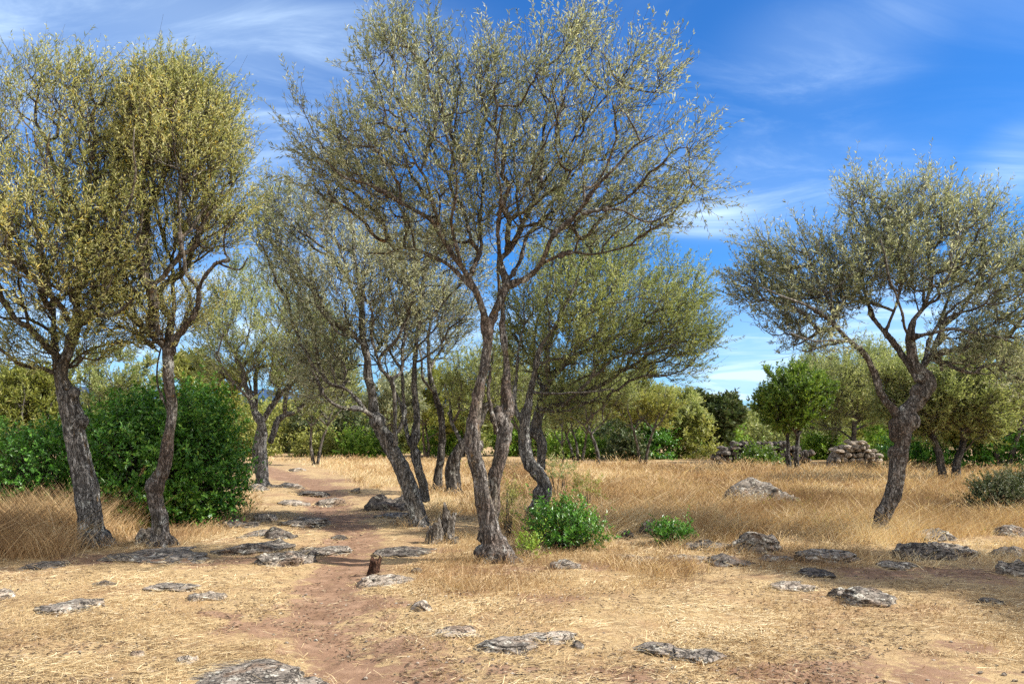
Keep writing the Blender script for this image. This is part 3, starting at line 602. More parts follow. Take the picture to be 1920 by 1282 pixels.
small_tree('olive_tree', 'olive tree behind the pale leaning trunk, its top showing over the dark bush', 200, 900, 640, 190, 'olive_green', 151, trunks=2, n=380, leaf=(.085,.03), bot=820, dens=1.2)

small_tree('olive_tree', 'airy grey-green olive tree beyond the path, between the pale-trunked and the leaning tree', 592, 872, 668, 170, 'olive_green', 157, trunks=2, n=420, leaf=(.11,.035), bot=800, base_w=7, dens=.8)
small_tree('olive_tree', 'grey-green olive tree beyond the field, seen between the trunks of the leaning tree', 735, 862, 690, 130, 'olive', 163, trunks=2, n=300, leaf=(.14,.05), bot=815, base_w=6, dens=.8)
small_tree('olive_tree', 'light green olive tree in the field right of the slender olive tree', 1205, 872, 690, 150, 'yellowgreen', 167, trunks=2, n=380, leaf=(.11,.036), bot=815, base_w=7, dens=1.0)
small_tree('olive_tree', 'bushy light green olive tree closing the gap behind the twisted trunk', 985, 868, 690, 170, 'olive_green', 173, trunks=2, n=420, leaf=(.11,.038), bot=835, base_w=7, dens=1.1)

small_tree('olive_tree', 'tall feathery olive tree filling the view between the carob tree and the elbowed trunk', 1560, 862, 655, 190, 'olive_green', 179, trunks=2, n=520, leaf=(.12,.04), bot=825, base_w=7, dens=1.0)
small_tree('olive_tree', 'feathery olive tree far behind the thin upright tree', 800, 858, 690, 150, 'yellowgreen', 181, trunks=2, n=360, leaf=(.15,.05), bot=825, base_w=6, dens=.9)

# ------------------------------------------------------------------ shrubs
shrub('lentisk_bush', 'big glossy dark green bush behind the two left trees', 13.2, [(290,890,110,115,0,1.0),(378,862,66,108,.1,.9),(205,875,75,95,.3,.9),(345,800,85,62,.4,.8),(404,915,40,62,-.1,.6),(230,925,55,55,-.1,.6),(260,800,60,50,.5,.6)], 'lentisk', 201, 60000, (.075,.036), tint=(.5,.24))
shrub('lentisk_bush', 'dark green bush at the left edge, low in the tall dry grass', 13.0, [(90,890,80,70,0,.8),(20,880,70,75,.3,.8),(120,850,50,60,.3,.6)], 'lentisk', 203, 22000, (.06,.028), tint=(.4,.2))
shrub('lentisk_bush', 'low bright green bush beside the main trunk, in front of the twisted tree', 10.25, [(1052,994,46,34,0,.34),(1018,985,24,34,.1,.25),(1104,1006,32,22,0,.28),(1060,975,26,24,.1,.25)], 'lentisk', 207, 6500, (.055,.02), upw=.9, tint=(.33,.26))
shrub('lentisk_bush', 'small leafy green bush among the stones right of the low bush', 10.6, [(1270,1012,24,18,0,.2),(1242,1014,15,12,.05,.15)], 'lentisk', 211, 1600, (.055,.02), upw=.9, tint=(.33,.24))
shrub('shrub', 'tiny pale green sprout at the foot of the main trunk', 9.55, [(990,1034,20,14,0,.12)], 'bright', 213, 600, (.045,.015), upw=.9, tint=(.6,.2), cat='shrub')
shrub('shrub', 'dark thorny bush in the dry grass at the right edge', 13.6, [(1872,934,42,32,0,.4),(1925,930,48,38,.2,.5)], 'darkbush', 217, 30000, (.045,.018), cat='shrub', tint=(.6,.24))
shrub('shrub', 'thin grey-green sapling in the dry field, below the forked olive sapling tree', 15.5, [(1046,880,24,26,0,.25)], 'olive_green', 219, 900, (.05,.016), upw=.8, cat='shrub')
shrub('shrub', 'wispy yellow-green weed in the grass right of the main trunk', 11.2, [(955,960,14,46,0,.15)], 'yellowgreen', 221, 700, (.07,.01), upw=1.6, cat='weed', tint=(.6,.2))
shrub('shrub', 'yellow-green weed patch in the field, above the low green bush', 13.5, [(1098,915,26,14,0,.3)], 'yellowgreen', 223, 600, (.06,.014), upw=1.2, cat='weed', tint=(.55,.2))
far = [
 ('dark olive shrub far behind, left of the leaning trunk', 592, 52, 760, 862, 44, 'darkbush'), ('grey-green shrub far behind, beside the leaning trunk', 668, 42, 772, 862, 44, 'darkbush'),
 ('low yellowish shrub below the dark olive shrub', 600, 40, 838, 866, 39, 'yellowgreen'), ('low bright green shrub under the leaning trunk', 680, 45, 838, 866, 39, 'bright'),
 ('yellow-green shrub far behind, right of the pale-trunked tree', 540, 40, 790, 862, 45, 'yellowgreen'), ('yellowish shrub far behind, topping the dark olive shrub', 630, 55, 762, 850, 52, 'yellowgreen'),
 ('green shrub far behind the leaning tree', 745, 50, 785, 862, 45, 'olive_green'), ('olive-coloured shrub far behind the thin upright tree', 800, 45, 795, 862, 45, 'yellowgreen'),
 ('bright green shrub far behind, left of the stout bending tree', 842, 40, 805, 866, 40, 'bright'), ('bright low shrub seen between main trunk and twisted trunk', 965, 40, 800, 866, 40, 'bright'),
 ('pale green shrub right of the twisted trunk', 1035, 45, 808, 866, 40, 'olive_green'), ('green shrub behind the small multi-stemmed olive', 1090, 50, 785, 864, 46, 'olive_green'),
 ('dark shrub behind the slender olive tree', 1160, 40, 800, 864, 42, 'darkbush'), ('round fresh green bush in the field left of the ruin', 1215, 44, 826, 866, 37, 'lentisk'),
 ('olive-brown bush right of the round fresh green bush', 1290, 46, 795, 868, 38, 'yellowgreen'), ('bright green bush touching the left end of the ruin', 1345, 38, 800, 866, 42, 'bright'),
 ('green bush behind the ruin wall', 1420, 55, 790, 850, 50, 'olive_green'), ('low green bush growing at the foot of the ruin wall', 1425, 20, 872, 886, 29.5, 'carob'),
 ('green shrub behind the second stone heap', 1670, 45, 795, 858, 46, 'bright'), ('ivy-dark hedge bush right of the elbowed trunk', 1720, 50, 822, 885, 27, 'lentisk'),
 ('ivy-dark hedge bush below the brownish olive', 1830, 60, 830, 890, 26, 'lentisk'), ('ivy-dark hedge bush at the right edge', 1910, 50, 825, 888, 26.5, 'lentisk'),
 ('green shrub far behind the carob', 1530, 50, 800, 858, 48, 'olive_green'), ('pale green shrub far left behind the path, next to the dark bush', 470, 40, 790, 866, 40, 'yellowgreen'),
 ('low green shrub between the ruin and the second stone heap', 1540, 40, 846, 868, 36, 'bright'), ('low green shrub right of the second stone heap', 1690, 45, 842, 868, 35, 'bright'), ('low green shrub behind the pale field edge, below the small multi-stemmed olive', 1080, 60, 842, 868, 38, 'bright'),
 ('dark low shrub between the slender olive and the round fresh green bush', 1175, 26, 836, 868, 36, 'darkbush'),
]
for i, (lab, px, hw, top, bot, Y, mt) in enumerate(far):
    top -= 20; cy = (top + bot) / 2; hh = (bot - top) / 2 * 1.05; zb = HZ + CAM * F / Y
    shrub('shrub', lab, Y, [(px, cy, hw * .8, hh, 0, hw * .7 / F * Y), (px - hw * .45, cy + hh * .2, hw * .55, hh * .8, .3, .8), (px + hw * .5, cy + hh * .25, hw * .5, hh * .75, -.2, .8)], mt, 300 + i * 3, 5200, (.15 * Y / 45 + .03, .075 * Y / 45 + .012), cat='shrub', tint=(.45, .2), hollow=.5)

# ------------------------------------------------------------------ rocks
import bmesh
def ico(sub):
    bm = bmesh.new(); bmesh.ops.create_icosphere(bm, subdivisions=sub, radius=1.0)
    V = np.array([v.co[:] for v in bm.verts]); T = np.array([[v.index for v in f.verts] for f in bm.faces]); bm.free(); return V, T
IV, IT = ico(5); IV4, IT4 = ico(4); IV3, IT3 = ico(3)
def rock_verts(V, seed, sx, sy, sz, facets=11, layer=.5):
    r = np.random.default_rng(seed); V = V.copy()
    for k in range(facets):
        n = r.normal(size=3); n[2] = abs(n[2]) * (.4 if k % 3 else 1.4); n /= np.linalg.norm(n); lim = r.uniform(.62, .9); d = V @ n
        V -= n * np.maximum(0, d - lim)[:, None] * .93
    V *= (1 + .17 * fbm(V * 1.6 + seed, 3, seed))[:, None]
    P = V * [sx, sy, sz]
    lay = np.abs(((P[:, 2] / max(sz, .05) * 2.6 + .6 * fbm(P * 3 / max(sx, .1) + seed, 2, seed)) % 1) - .5) * 2
    hv = nrm(V * [1, 1, .15]); P = P + hv * ((lay - .5) * layer * .12 * min(sx, sy))[:, None]
    P = P + nrm(V) * (fbm(P * 9 + seed, 4, seed + 3) * .05 * (sx * sz) ** .5)[:, None] + nrm(V) * (np.abs(fbm(P * 22 + seed, 3, seed + 8)) * -.035 * (sx * sz) ** .5)[:, None]
    return P
ROCK_DISC = []
def rock(label, x0, x1, yt, yb, mat='rock', seed=0, dep=None, tilt=0.0, name='rock', cat='rock', spike=None, low=.55):
    b = at((x0 + x1) / 2, yb + (4 if 'boulder' in label else 0)); Y = b[1]; sx = (x1 - x0) / 2 / F * Y; hp = (yb - yt) / F * Y      # what the photo shows of it: top surface seen aslant + height
    sl = CAM / Y; sy = dep if dep is not None else min(max(sx * 1.25, .12), hp * .75 / sl / 1.6 + sx * .2); b = b + np.array([0, sy * .8, 0])
    vis = max(.045, hp * 1.0 - 1.5 * sy * sl) ; sc = b[1] / Y; sx *= sc * 1.13; emb = .45; sz = vis / (1 - emb)
    V, T = (IV, IT) if (x1 - x0) > 70 else (IV4, IT4) if (x1 - x0) > 24 else (IV3, IT3)
    P = rock_verts(V, seed + 5, sx, sy, sz, 4 if name == 'boulder' else 13, .5 if name == 'boulder' else .9)
    ol = 1 + .22 * fbm(np.stack([nrm(V)[:, 0] * 1.3, nrm(V)[:, 1] * 1.3, V[:, 0] * 0], -1) + seed, 3, seed); P[:, :2] *= ol[:, None]
    if name == 'rock': zz = P[:, 2] / np.abs(P[:, 2]).max(); P[:, 2] = sz * np.sign(zz) * np.abs(zz) ** .42
    P[:, 2] += sz * .34 * fbm(np.stack([P[:, 0], P[:, 1], P[:, 0] * 0], -1) / max(sx, .1) * 2.1 + seed, 3, seed + 4) * (P[:, 2] > 0)
    if spike is not None: P[:, 2] += np.maximum(0, 1 - np.abs(P[:, 0] / sx - spike) * 1.3) * np.maximum(0, P[:, 2]) * .6
    for q, e in ((0, sx * 1.12), (1, sy)): P[:, q] = (P[:, q] - (P[:, q].max() + P[:, q].min()) / 2) * 2 * e / (P[:, q].max() - P[:, q].min())
    top = P[:, 2].max(); P[:, 2] *= sz / top; c, s = math.cos(tilt), math.sin(tilt); P = np.stack([P[:, 0] * c - P[:, 2] * s, P[:, 1], P[:, 0] * s + P[:, 2] * c], -1)
    P[:, 2] -= emb * sz; z = float(gz(b[0], b[1]))
    o = link(name, make_mesh(name, P, None, T, True), M[mat], None, (b[0], b[1], z)); ROCK_DISC.append((b[0], b[1], sx, sy))
    return tag(o, label, cat)
R = [
 ('flat lichen-spotted stone lying alone in the trampled straw at lower left', 40, 140, 1116, 1150, 'rock', .08), ('pale stone cut by the left picture edge', -24, 15, 1098, 1124, 'rockpale', 0),
 ('small dark stone in the shaded straw below the two left trees', 158, 206, 1082, 1100, 'rockdark', 0), ('long flat mossy slab in front of the two left trees', 182, 356, 1020, 1054, 'rock', 0),
 ('upright grey stone between the two left trees', 248, 290, 984, 1020, 'rock', 0), ('long grey ribbed slab between the dark bush and the path', 386, 522, 1002, 1040, 'rock', .03),
 ('fibrous tilted rock standing at the left side of the path', 478, 562, 1030, 1064, 'rock', -.1), ('dark rock behind the long grey ribbed slab', 484, 546, 984, 1012, 'rockdark', 0),
 ('rounded grey-green rock on the path near the dark bush', 520, 602, 964, 988, 'rock', 0), ('small grey rock beside the rounded rock on the path', 462, 512, 960, 980, 'rock', 0),
 ('low rock half buried in the path right of the fibrous rock', 556, 640, 1020, 1042, 'rock', 0), ('dark rough boulder beside the base of the leaning tree', 686, 772, 916, 954, 'rockdark', 0),
 ('pale stone crossing the far part of the path', 586, 642, 930, 950, 'rockpale', 0), ('flat pale stones at the far left of the path', 520, 572, 934, 948, 'rockpale', 0),
 ('dark arched ledge of rock right of the path', 702, 802, 1020, 1044, 'rockdark', 0), ('pale grey slab in front of the small red stump', 670, 768, 1070, 1100, 'rockpale', .02),
 ('small pale cone-shaped stone in the straw of the foreground', 766, 810, 1120, 1146, 'rockpale', 0), ('low pale stone left of the big foreground rock', 818, 898, 1168, 1194, 'rockpale', 0),
 ('big cracked foreground rock with a reddish broken edge', 894, 1008, 1182, 1228, 'rock', 0), ('thin white-streaked slab right of the big foreground rock', 980, 1078, 1182, 1206, 'rockpale', .03),
 ('flat grey slab at bottom right centre, left piece', 1188, 1282, 1203, 1230, 'rock', 0), ('flat grey slab at bottom right centre, right piece', 1262, 1378, 1214, 1242, 'rock', -.03),
 ('long grey slab at the bottom picture edge', 300, 525, 1266, 1325, 'rock', 0), ('humped grey slab at the bottom picture edge beside the long one', 495, 620, 1258, 1310, 'rock', 0),
 ('small rounded pebble stone above the long bottom slab', 326, 360, 1230, 1248, 'rockpale', 0), ('tiny stone in the straw at lower left', 238, 262, 1222, 1233, 'rockpale', 0),
 ('grey stones in the straw below the low green bush', 1034, 1096, 1044, 1068, 'rock', 0), ('dark rounded stone at the right end of the low green bush', 1152, 1186, 990, 1008, 'rockdark', 0),
 ('rock behind the small leafy bush', 1198, 1244, 968, 1002, 'rock', 0), ('flat dark slab right of the small leafy bush', 1300, 1388, 1008, 1032, 'rockdark', 0),
 ('pointed layered rock at the edge of the tall grass', 1386, 1472, 988, 1038, 'rock', -.05), ('low dark rock below the pointed layered rock', 1344, 1418, 1034, 1062, 'rockdark', 0),
 ('rounded grey rock left of the elbowed tree base', 1518, 1632, 1018, 1058, 'rock', -.04), ('dark stone in the shade below the rounded grey rock', 1500, 1572, 1060, 1082, 'rockdark', 0),
 ('upper grey rock of the group right of the elbowed tree', 1728, 1804, 985, 1016, 'rock', 0), ('dark reddish rock of the group right of the elbowed tree', 1704, 1796, 1008, 1052, 'rockdark', 0),
 ('sloping grey rock of the group right of the elbowed tree', 1762, 1856, 1010, 1046, 'rock', -.1), ('grey rock cut by the right edge, highest of three', 1878, 1940, 978, 1006, 'rock', 0),
 ('dark rock cut by the right edge, middle of three', 1878, 1945, 1018, 1048, 'rockdark', 0), ('layered rock cut by the right edge, lowest of three', 1894, 1950, 1044, 1080, 'rock', 0),
 ('flush pale slab in the straw left of the white-crusted slab', 1458, 1545, 1088, 1108, 'rockpale', 0), ('white-crusted flat slab in the straw at right', 1598, 1712, 1090, 1137, 'rock', -.1),
 ('big rounded boulder lying in the tall dry grass', 1346, 1512, 886, 950, 'rock', 0), ('flat stone where the path leaves the dark bush', 452, 500, 905, 922, 'rock', 0),
 ('small stone in the middle of the path', 616, 646, 1000, 1012, 'rockdark', 0), ('small dark stone at the grass edge beyond the path', 655, 672, 914, 924, 'rockdark', 0),
 ('little stone on the far path', 540, 566, 876, 884, 'rockpale', 0), ('small dark stone in the straw right of the thin white-streaked slab', 1072, 1096, 1206, 1216, 'rockdark', 0),
 ('small round stone casting a shadow right of the pale grey slab', 770, 790, 1060, 1074, 'rockdark', 0), ('flush slab showing through the straw below the small leafy bush', 1170, 1250, 1036, 1056, 'rock', 0),
 ('second flush slab in the straw, right of the stones below the bush', 1255, 1340, 1040, 1058, 'rock', 0), ('small stone in the shade right of the white-crusted slab', 1850, 1890, 1118, 1136, 'rockdark', 0),
 ('long slab half buried between the dark ribbed rocks and the path', 440, 530, 990, 1006, 'rock', 0), ('weathered slab at the foot of the dark green bush', 395, 470, 968, 990, 'rockdark', 0), ('stony ledge where the path bends, upper one', 545, 610, 916, 930, 'rockdark', 0),
 ('flat slab in the path beside the leaning tree', 700, 760, 958, 972, 'rock', 0), ('flush grey slab in the straw below the long mossy slab', 275, 350, 1092, 1108, 'rock', 0), ('flush pink-grey slab left of the path', 345, 405, 1112, 1126, 'rockpale', 0),
 ('rough rocks beside the trunk base of the pale-trunked tree', 505, 560, 900, 914, 'rockpale', 0), ('low slab below the reddish rock group at right', 1660, 1730, 1052, 1068, 'rock', 0), ('low slab in the dirt between the two rounded rocks', 1428, 1500, 1040, 1054, 'rock', 0),
 ('small slab at the edge of the tall grass, left of the elbowed tree', 1580, 1640, 996, 1012, 'rockdark', 0), ('stone in the roots of the thick pale-barked tree', 205, 245, 1036, 1052, 'rock', 0), ('low rock in the shaded grass at far left', 20, 100, 1052, 1068, 'rockdark', 0),
]
for i, (lab, x0, x1, yt, yb, mt, tl) in enumerate(R):
    rock(lab, x0, x1, yt, yb, mt, 400 + i * 7, tilt=tl, dep=(.55 if x1 - x0 > 140 and yt > 1200 else .5 if 'boulder' in lab and x0 > 1000 else None), name='boulder' if 'boulder' in lab else 'rock', spike=(-.2 if 'pointed' in lab else 0. if 'cone' in lab else None), cat='boulder' if 'boulder' in lab else 'rock')

# ------------------------------------------------------------------ stumps, dry stone ruin, reeds
def stump_mesh(b, w, h, seed, lean, jag):
    n, m = 28, 12; a = np.arange(n) * 2 * math.pi / n; ca = np.stack([np.cos(a), np.sin(a), a * 0], -1); V = []
    rim = h * (1 + jag * fbm(ca * 2.2 + seed, 3, seed) + jag * .5 * np.sin(a * 2 + seed))
    for k in range(m):
        t = k / (m - 1); rr = w * (1 + .55 * (1 - t) ** 3) * (1 + .16 * fbm(np.stack([np.cos(a) * 3, np.sin(a) * 3, a * 0 + t * .8], -1) + seed, 3, seed) + .05 * np.sin(a * 9 + seed))
        V.append(np.stack([np.cos(a) * rr + lean * t * h, np.sin(a) * rr * .9, rim * t - .05 * (1 - t)], -1))
    for sc, dz in ((.72, -.03), (.35, -.25), (.02, -.3)):
        q = V[m - 1].copy(); c = q.mean(0); q = c + (q - c) * [sc, sc, 1]; q[:, 2] += dz * h + .05 * h * fbm(q * 30, 2, seed); V.append(q)
    mm = len(V); V = np.vstack(V); i = np.arange(mm - 1)[:, None] * n; j = np.arange(n)[None]; j2 = (j + 1) % n
    return V, np.stack([i + j, i + j2, i + n + j2, i + n + j], -1).reshape(-1, 4)
def stump(label, px, py, w, h, seed, mat, lean=0., jag=.35, extra=None):
    b = at(px, py); b[2] -= .02; s = b[1] / F; acc = Acc(); V, Q = stump_mesh(b, w / 2 * s, h * s, seed, lean, jag); acc.add(V, Q)
    if extra:
        for dx, dy, w2, h2 in extra: V, Q = stump_mesh(b, w2 / 2 * s, h2 * s, seed + 3, lean, jag); acc.add(V + [dx * s, dy, 0], Q)
    o = link('tree_stump', acc.mesh('tree_stump', (0, 0, 0)), M[mat], None, tuple(b)); return tag(o, label, 'stump')
stump('weathered grey tree stump split into two jagged lobes', 812, 1018, 30, 36, 5, 'wood', .15, .4, [(22, .12, 24, 56), (36, -.05, 20, 16)])
stump('small reddish-brown rotten stump standing behind the pale slab', 697, 1078, 20, 34, 9, 'woodred', .25, .25)
def ruin(label, x0, x1, yt, yb, Y, seed, prof, mat):
    r = np.random.default_rng(seed); s = Y / F; acc = Acc(); z0 = -.1; W = (x1 - x0) * s; xl = (x0 - CX) * s; H = CAM - (yt - HZ) * s - z0; nst = 0
    z = z0
    while z < z0 + H:
        h = r.uniform(.12, .22); x = r.uniform(-.3, 0)
        while x < W:
            w = r.choice([.13, .18, .26, .38]) * r.uniform(.8, 1.25); u = (x + w / 2) / W
            if z + h * .5 < z0 + H * np.interp(u, *prof):
                for q in range(2):
                    P = rock_verts(IV3, int(r.integers(1e6)), w * .55, r.uniform(.2, .34), h * r.uniform(.5, .72), 26, .2) + [xl + x + w / 2, Y + q * .5 + r.uniform(-.1, .1) + (z - z0) * .14, z + h / 2 + r.uniform(-.035, .035)]; acc.add(P, None, IT3)
            x += w
        z += h
    # earth and rubble core so that no light passes between the stones
    n = 24; u = np.linspace(0, 1, n); top = z0 + H * np.interp(u, *prof) - .12; V = []
    for k in range(n):
        for yy, zz in ((Y + .16, z0 - .2), (Y + .28, top[k]), (Y + 1.3, top[k] - .05), (Y + 1.7, z0 - .2)): V.append([xl + .15 + u[k] * (W - .3), yy, zz])
    i = np.arange(n - 1)[:, None] * 4; j = np.arange(4)[None]; j2 = (j + 1) % 4
    acc.add(V, np.concatenate([np.stack([i + j, i + j2, i + 4 + j2, i + 4 + j], -1).reshape(-1, 4), [[0, 3, 2, 1], [4 * n - 4, 4 * n - 3, 4 * n - 2, 4 * n - 1]]]))
    b = np.array([xl + W / 2, Y, 0.]); o = link('dry_stone_wall', acc.mesh('dry_stone_wall', b, False), M[mat], None, tuple(b)); return tag(o, label, 'stone wall')
ruin('low dark ruined dry stone wall with a rounded top behind the carob tree', 1352, 1520, 824, 872, 30.6, 3, ([0, .12, .2, .45, .7, 1], [.7, .74, .9, 1, .95, .6]), 'rockdark')
ruin('pale heap of dry stone walling behind the tall grass, left of the elbowed trunk', 1568, 1650, 827, 868, 31.0, 4, ([0, .2, .6, 1], [.45, .95, 1, .6]), 'rockpale')
def reed(label, px, py, tip, seed, plume=.16):
    b = at(px, py); t = wpx(tip[0], tip[1], b[1] - .05); mid = (b + t) / 2 + np.array([(b[0] - t[0]) * .22, 0, abs(t[2] - b[2]) * .12]); P, Rr = resample(np.array([b - [0, 0, .05], mid, t]), np.array([.006, .0045, .002]), .05)
    root = thing('dry_reed', label, 'reed', b); acc = Acc(); tube(acc, P, Rr, 5); link('stalk', acc.mesh('stalk', b), M['tallgrass'], root)
    r = np.random.default_rng(seed); n = 260; dirn = nrm(P[-1] - P[-4]); k = r.uniform(0, 1, n); p = P[-1] + dirn * ((k - .75) * plume)[:, None] + r.normal(size=(n, 3)) * .006; D = nrm(dirn * .8 + rdir(n, r) * .5 - UP * .45)
    V, Q = leaves_geo(p, D, rdir(n, r), r.uniform(.015, .05, n), np.full(n, .005)); link('plume', make_mesh('plume', V - b, Q, None, False, {'tint': ('FACE', r.uniform(.45, 1, n))}), M['tallgrass'], root)
reed('tall dry reed with its plume arching right in front of the pale leaning trunk', 28, 965, (128, 846), 1, .22)
reed('straight dry reed plume between the two left trees', 205, 965, (203, 872), 2)
reed('dry reed plume leaning right beside the straight one', 208, 970, (236, 895), 3)
reed('slanting dry reed against the S-bent trunk', 245, 985, (268, 880), 4)
reed('short dry reed with a drooping plume left of the pale leaning trunk', 55, 960, (112, 905), 5)
reed('thin dry reed at the left picture edge', 12, 960, (30, 890), 6)

# ------------------------------------------------------------------ ground sheet
def axis(lo, hi, a, b, step, grow):
    c = list(np.arange(a, b + 1e-6, step)); s = step; x = b
    while x < hi: s *= grow; x += s; c.append(x)
    s = step; x = a; pre = []
    while x > lo: s *= grow; x -= s; pre.append(x)
    return np.array(pre[::-1] + c)
gx = axis(-2500, 2500, -7.5, 7.5, .055, 1.07); gy = axis(-60, 6000, 3.6, 15, .05, 1.06)
GX, GY = np.meshgrid(gx, gy); GZ = gz(GX, GY) - np.maximum(0, GY - 90) * .004
bare = np.exp(-(edgedist(GX, GY, PATH, False) / (.42 + .03 * np.maximum(GY - 5, 0))) ** 2) * .76
for (bx, by), br in BARE: bare = np.maximum(bare, .72 * np.exp(-(((GX - bx) / (br * 1.7)) ** 2 + ((GY - by) / br) ** 2)))
GZ = GZ + (.012 * fbm(np.stack([GX * 5, GY * 5, GX * 0], -1), 2, 77) + .010 * fbm(np.stack([GX * 13, GY * 13, GX * 0], -1), 2, 78)) * (GY < 20)
ny, nx = GX.shape; i = np.arange(ny - 1)[:, None] * nx; j = np.arange(nx - 1)[None]
Q = np.stack([i + j, i + j + 1, i + nx + j + 1, i + nx + j], -1).reshape(-1, 4)
tag(link('ground', make_mesh('ground', np.stack([GX, GY, GZ], -1).reshape(-1, 3), Q, None, True, {'bare': ('POINT', bare.ravel())}), M['ground']), kind='structure')
def bare_at(x, y):
    b = np.exp(-(edgedist(x, y, PATH, False) / (.42 + .03 * np.maximum(y - 5, 0))) ** 2) * .76
    for (bx, by), br in BARE: b = np.maximum(b, .72 * np.exp(-(((x - bx) / (br * 1.7)) ** 2 + ((y - by) / br) ** 2)))
    p = np.stack([x, y, x * 0], -1); return b + .55 * fbm(p * 1.4 + 3, 4, 21)
def rock_free(x, y, k=.85):
    f = np.ones(len(x), bool)
    for bx, by, sx, sy in ROCK_DISC: f &= ((x - bx) / (sx * k)) ** 2 + ((y - by) / (sy * k)) ** 2 > 1
    return f
# straw lying on the ground
def straw(n, y0, y1, L0, L1, W, name, lift, seed, keep=1.0):
    r = np.random.default_rng(seed); u = r.uniform(0, 1, n); y = 1 / (1 / y0 + u * (1 / y1 - 1 / y0)) if True else 0; x = r.uniform(-1, 1, n) * (y * .72 + .6)
    b = bare_at(x, y); p = np.stack([x, y, x * 0], -1); cl = .42 + 1.5 * fbm(p * 2.3 + 7, 3, 31)
    k = (r.uniform(0, 1, n) < np.clip((.62 - b) * 2.4, .05, 1) * np.clip(cl, .1, 1)) & rock_free(x, y); x, y = x[k], y[k]; n = len(x)
    flow = 2.6 * fbm(np.stack([x * .9, y * .9, x * 0], -1), 2, 55) ; a = flow + r.normal(size=n) * .75
    D = np.stack([np.cos(a), np.sin(a), r.normal(size=n) * .10 + .03], -1); N = UP + rdir(n, r) * .5
    z = gz(x, y) + r.uniform(.002, lift, n); L = r.uniform(L0, L1, n); w = W * r.uniform(.6, 1.3, n) * np.maximum(1, y / 6.5)
    bend = rdir(n, r) * .12; bend[:, 2] = -np.abs(bend[:, 2]) * .2
    V, Q = blade_geo(np.stack([x, y, z], -1), D, N, L, w, bend); ti = np.clip(.5 + r.normal(size=n) * .25 + .45 * fbm(np.stack([x, y, x * 0], -1) * 1.1, 3, 61) , 0, 1)
    tag(link(name, make_mesh(name, V, Q, None, False, {'tint': ('FACE', np.repeat(ti, 2))}), M['straw']), kind='stuff'); BUILD.append((name, n, 0))
straw(330000, 4.0, 17, .035, .16, .0032, 'straw_litter', .028, 501)
# standing dry grass
def W(*pts): return [tuple(at(*p)[:2]) for p in pts]
def grass(name, poly, n, y0, y1, h, w, seed, edge=.5, clump=.6, lean=(.12, 0), tint=.55, power=2, pathkeep=True):
    r = np.random.default_rng(seed); P = np.array(poly); x0, x1 = P[:, 0].min(), P[:, 0].max(); out = [[], []]; got = 0
    u = r.uniform(0, 1, n * 6); y = 1 / (1 / y0 + u * (1 / y1 - 1 / y0)); x = r.uniform(-1, 1, len(y)) * (y * .70 + 1)
    d = edgedist(x, y, poly); k = inpoly(x, y, poly)
    q = fbm(np.stack([x, y, x * 0], -1) * 1.3 + seed, 3, seed)
    prob = np.clip(d / edge + .15, 0, 1) * np.clip(1 - clump + clump * (q * 1.6 + .6), .08, 1); k &= r.uniform(0, 1, len(x)) < prob; k &= rock_free(x, y, 1.0)
    if pathkeep: k &= edgedist(x, y, PATH, False) > .45 + .025 * np.maximum(y - 6, 0) + .3 * q
    x, y, d, q = x[k][:n], y[k][:n], d[k][:n], q[k][:n]; n = len(x)
    hh = h * r.uniform(.45, 1.2, n) * np.clip(.55 + q * .7 + d / (edge * 3), .4, 1.15); ww = w * np.maximum(1, y / 9) * r.uniform(.6, 1.3, n)
    a = r.uniform(0, 6.283, n); D = nrm(np.stack([np.cos(a) * .28 + lean[0] + q * .2, np.sin(a) * .28 + lean[1], np.ones(n)], -1)); bend = np.stack([np.cos(a) * .25 + lean[0], np.sin(a) * .25, -r.uniform(0, .3, n)], -1)
    N = np.stack([np.cos(a + 1.57), np.sin(a + 1.57), a * 0], -1) + rdir(n, r) * .4
    V, Q = blade_geo(np.stack([x, y, gz(x, y) - .01], -1), D, N, hh, ww, bend); ti = np.clip(tint + r.normal(size=n) * .17 + .75 * fbm(np.stack([x, y * .6, x * 0], -1) * .6 + 9, 3, seed + 1), 0, 1)
    # seed heads on some of the stalks
    sdx = r.uniform(0, 1, n) < .22; tip = np.stack([x, y, gz(x, y) - .01], -1)[sdx] + D[sdx] * hh[sdx, None] * .93 + bend[sdx] * hh[sdx, None]
    sv, sq = leaves_geo(tip, nrm(D[sdx] + bend[sdx]), rdir(len(tip), r), ww[sdx] * 6, ww[sdx] * 1.5)
    tt = np.concatenate([np.repeat(ti, 2), np.clip(ti[sdx] - .12, 0, 1)])
    tag(link(name, make_mesh(name, np.vstack([V, sv]), np.vstack([Q, sq + len(V)]), None, False, {'tint': ('FACE', tt)}), M['tallgrass']), kind='stuff'); BUILD.append((name, n, 0))
field = W((955, 1000), (1000, 1030), (1130, 1035), (1160, 1000), (1220, 1005), (1380, 1012), (1500, 1012), (1600, 1022), (1660, 1030), (1720, 1020), (1800, 1012), (1990, 1000), (2300, 920), (2100, 878), (1700, 877), (1300, 878), (1000, 874), (860, 870), (880, 900), (880, 960))
grass('tall_dry_grass', field, 75000, 10, 17, .31, .0046, 601, .7, clump=.85, tint=.5)
grass('tall_dry_grass', field, 60000, 16, 34, .30, .006, 602, 1.0, clump=.75, tint=.52)
meadow = W((520, 866), (500, 861), (700, 861), (870, 864), (890, 900), (880, 965), (800, 975), (780, 945), (740, 915), (690, 918), (650, 912), (640, 895), (600, 880), (560, 872))
grass('pale_meadow_grass', meadow, 36000, 13, 40, .22, .0055, 603, .8, clump=.5, tint=.72)
left = W((-120, 1070), (40, 1052), (120, 1048), (150, 1035), (215, 1030), (262, 1012), (275, 990), (240, 970), (150, 955), (-140, 950))
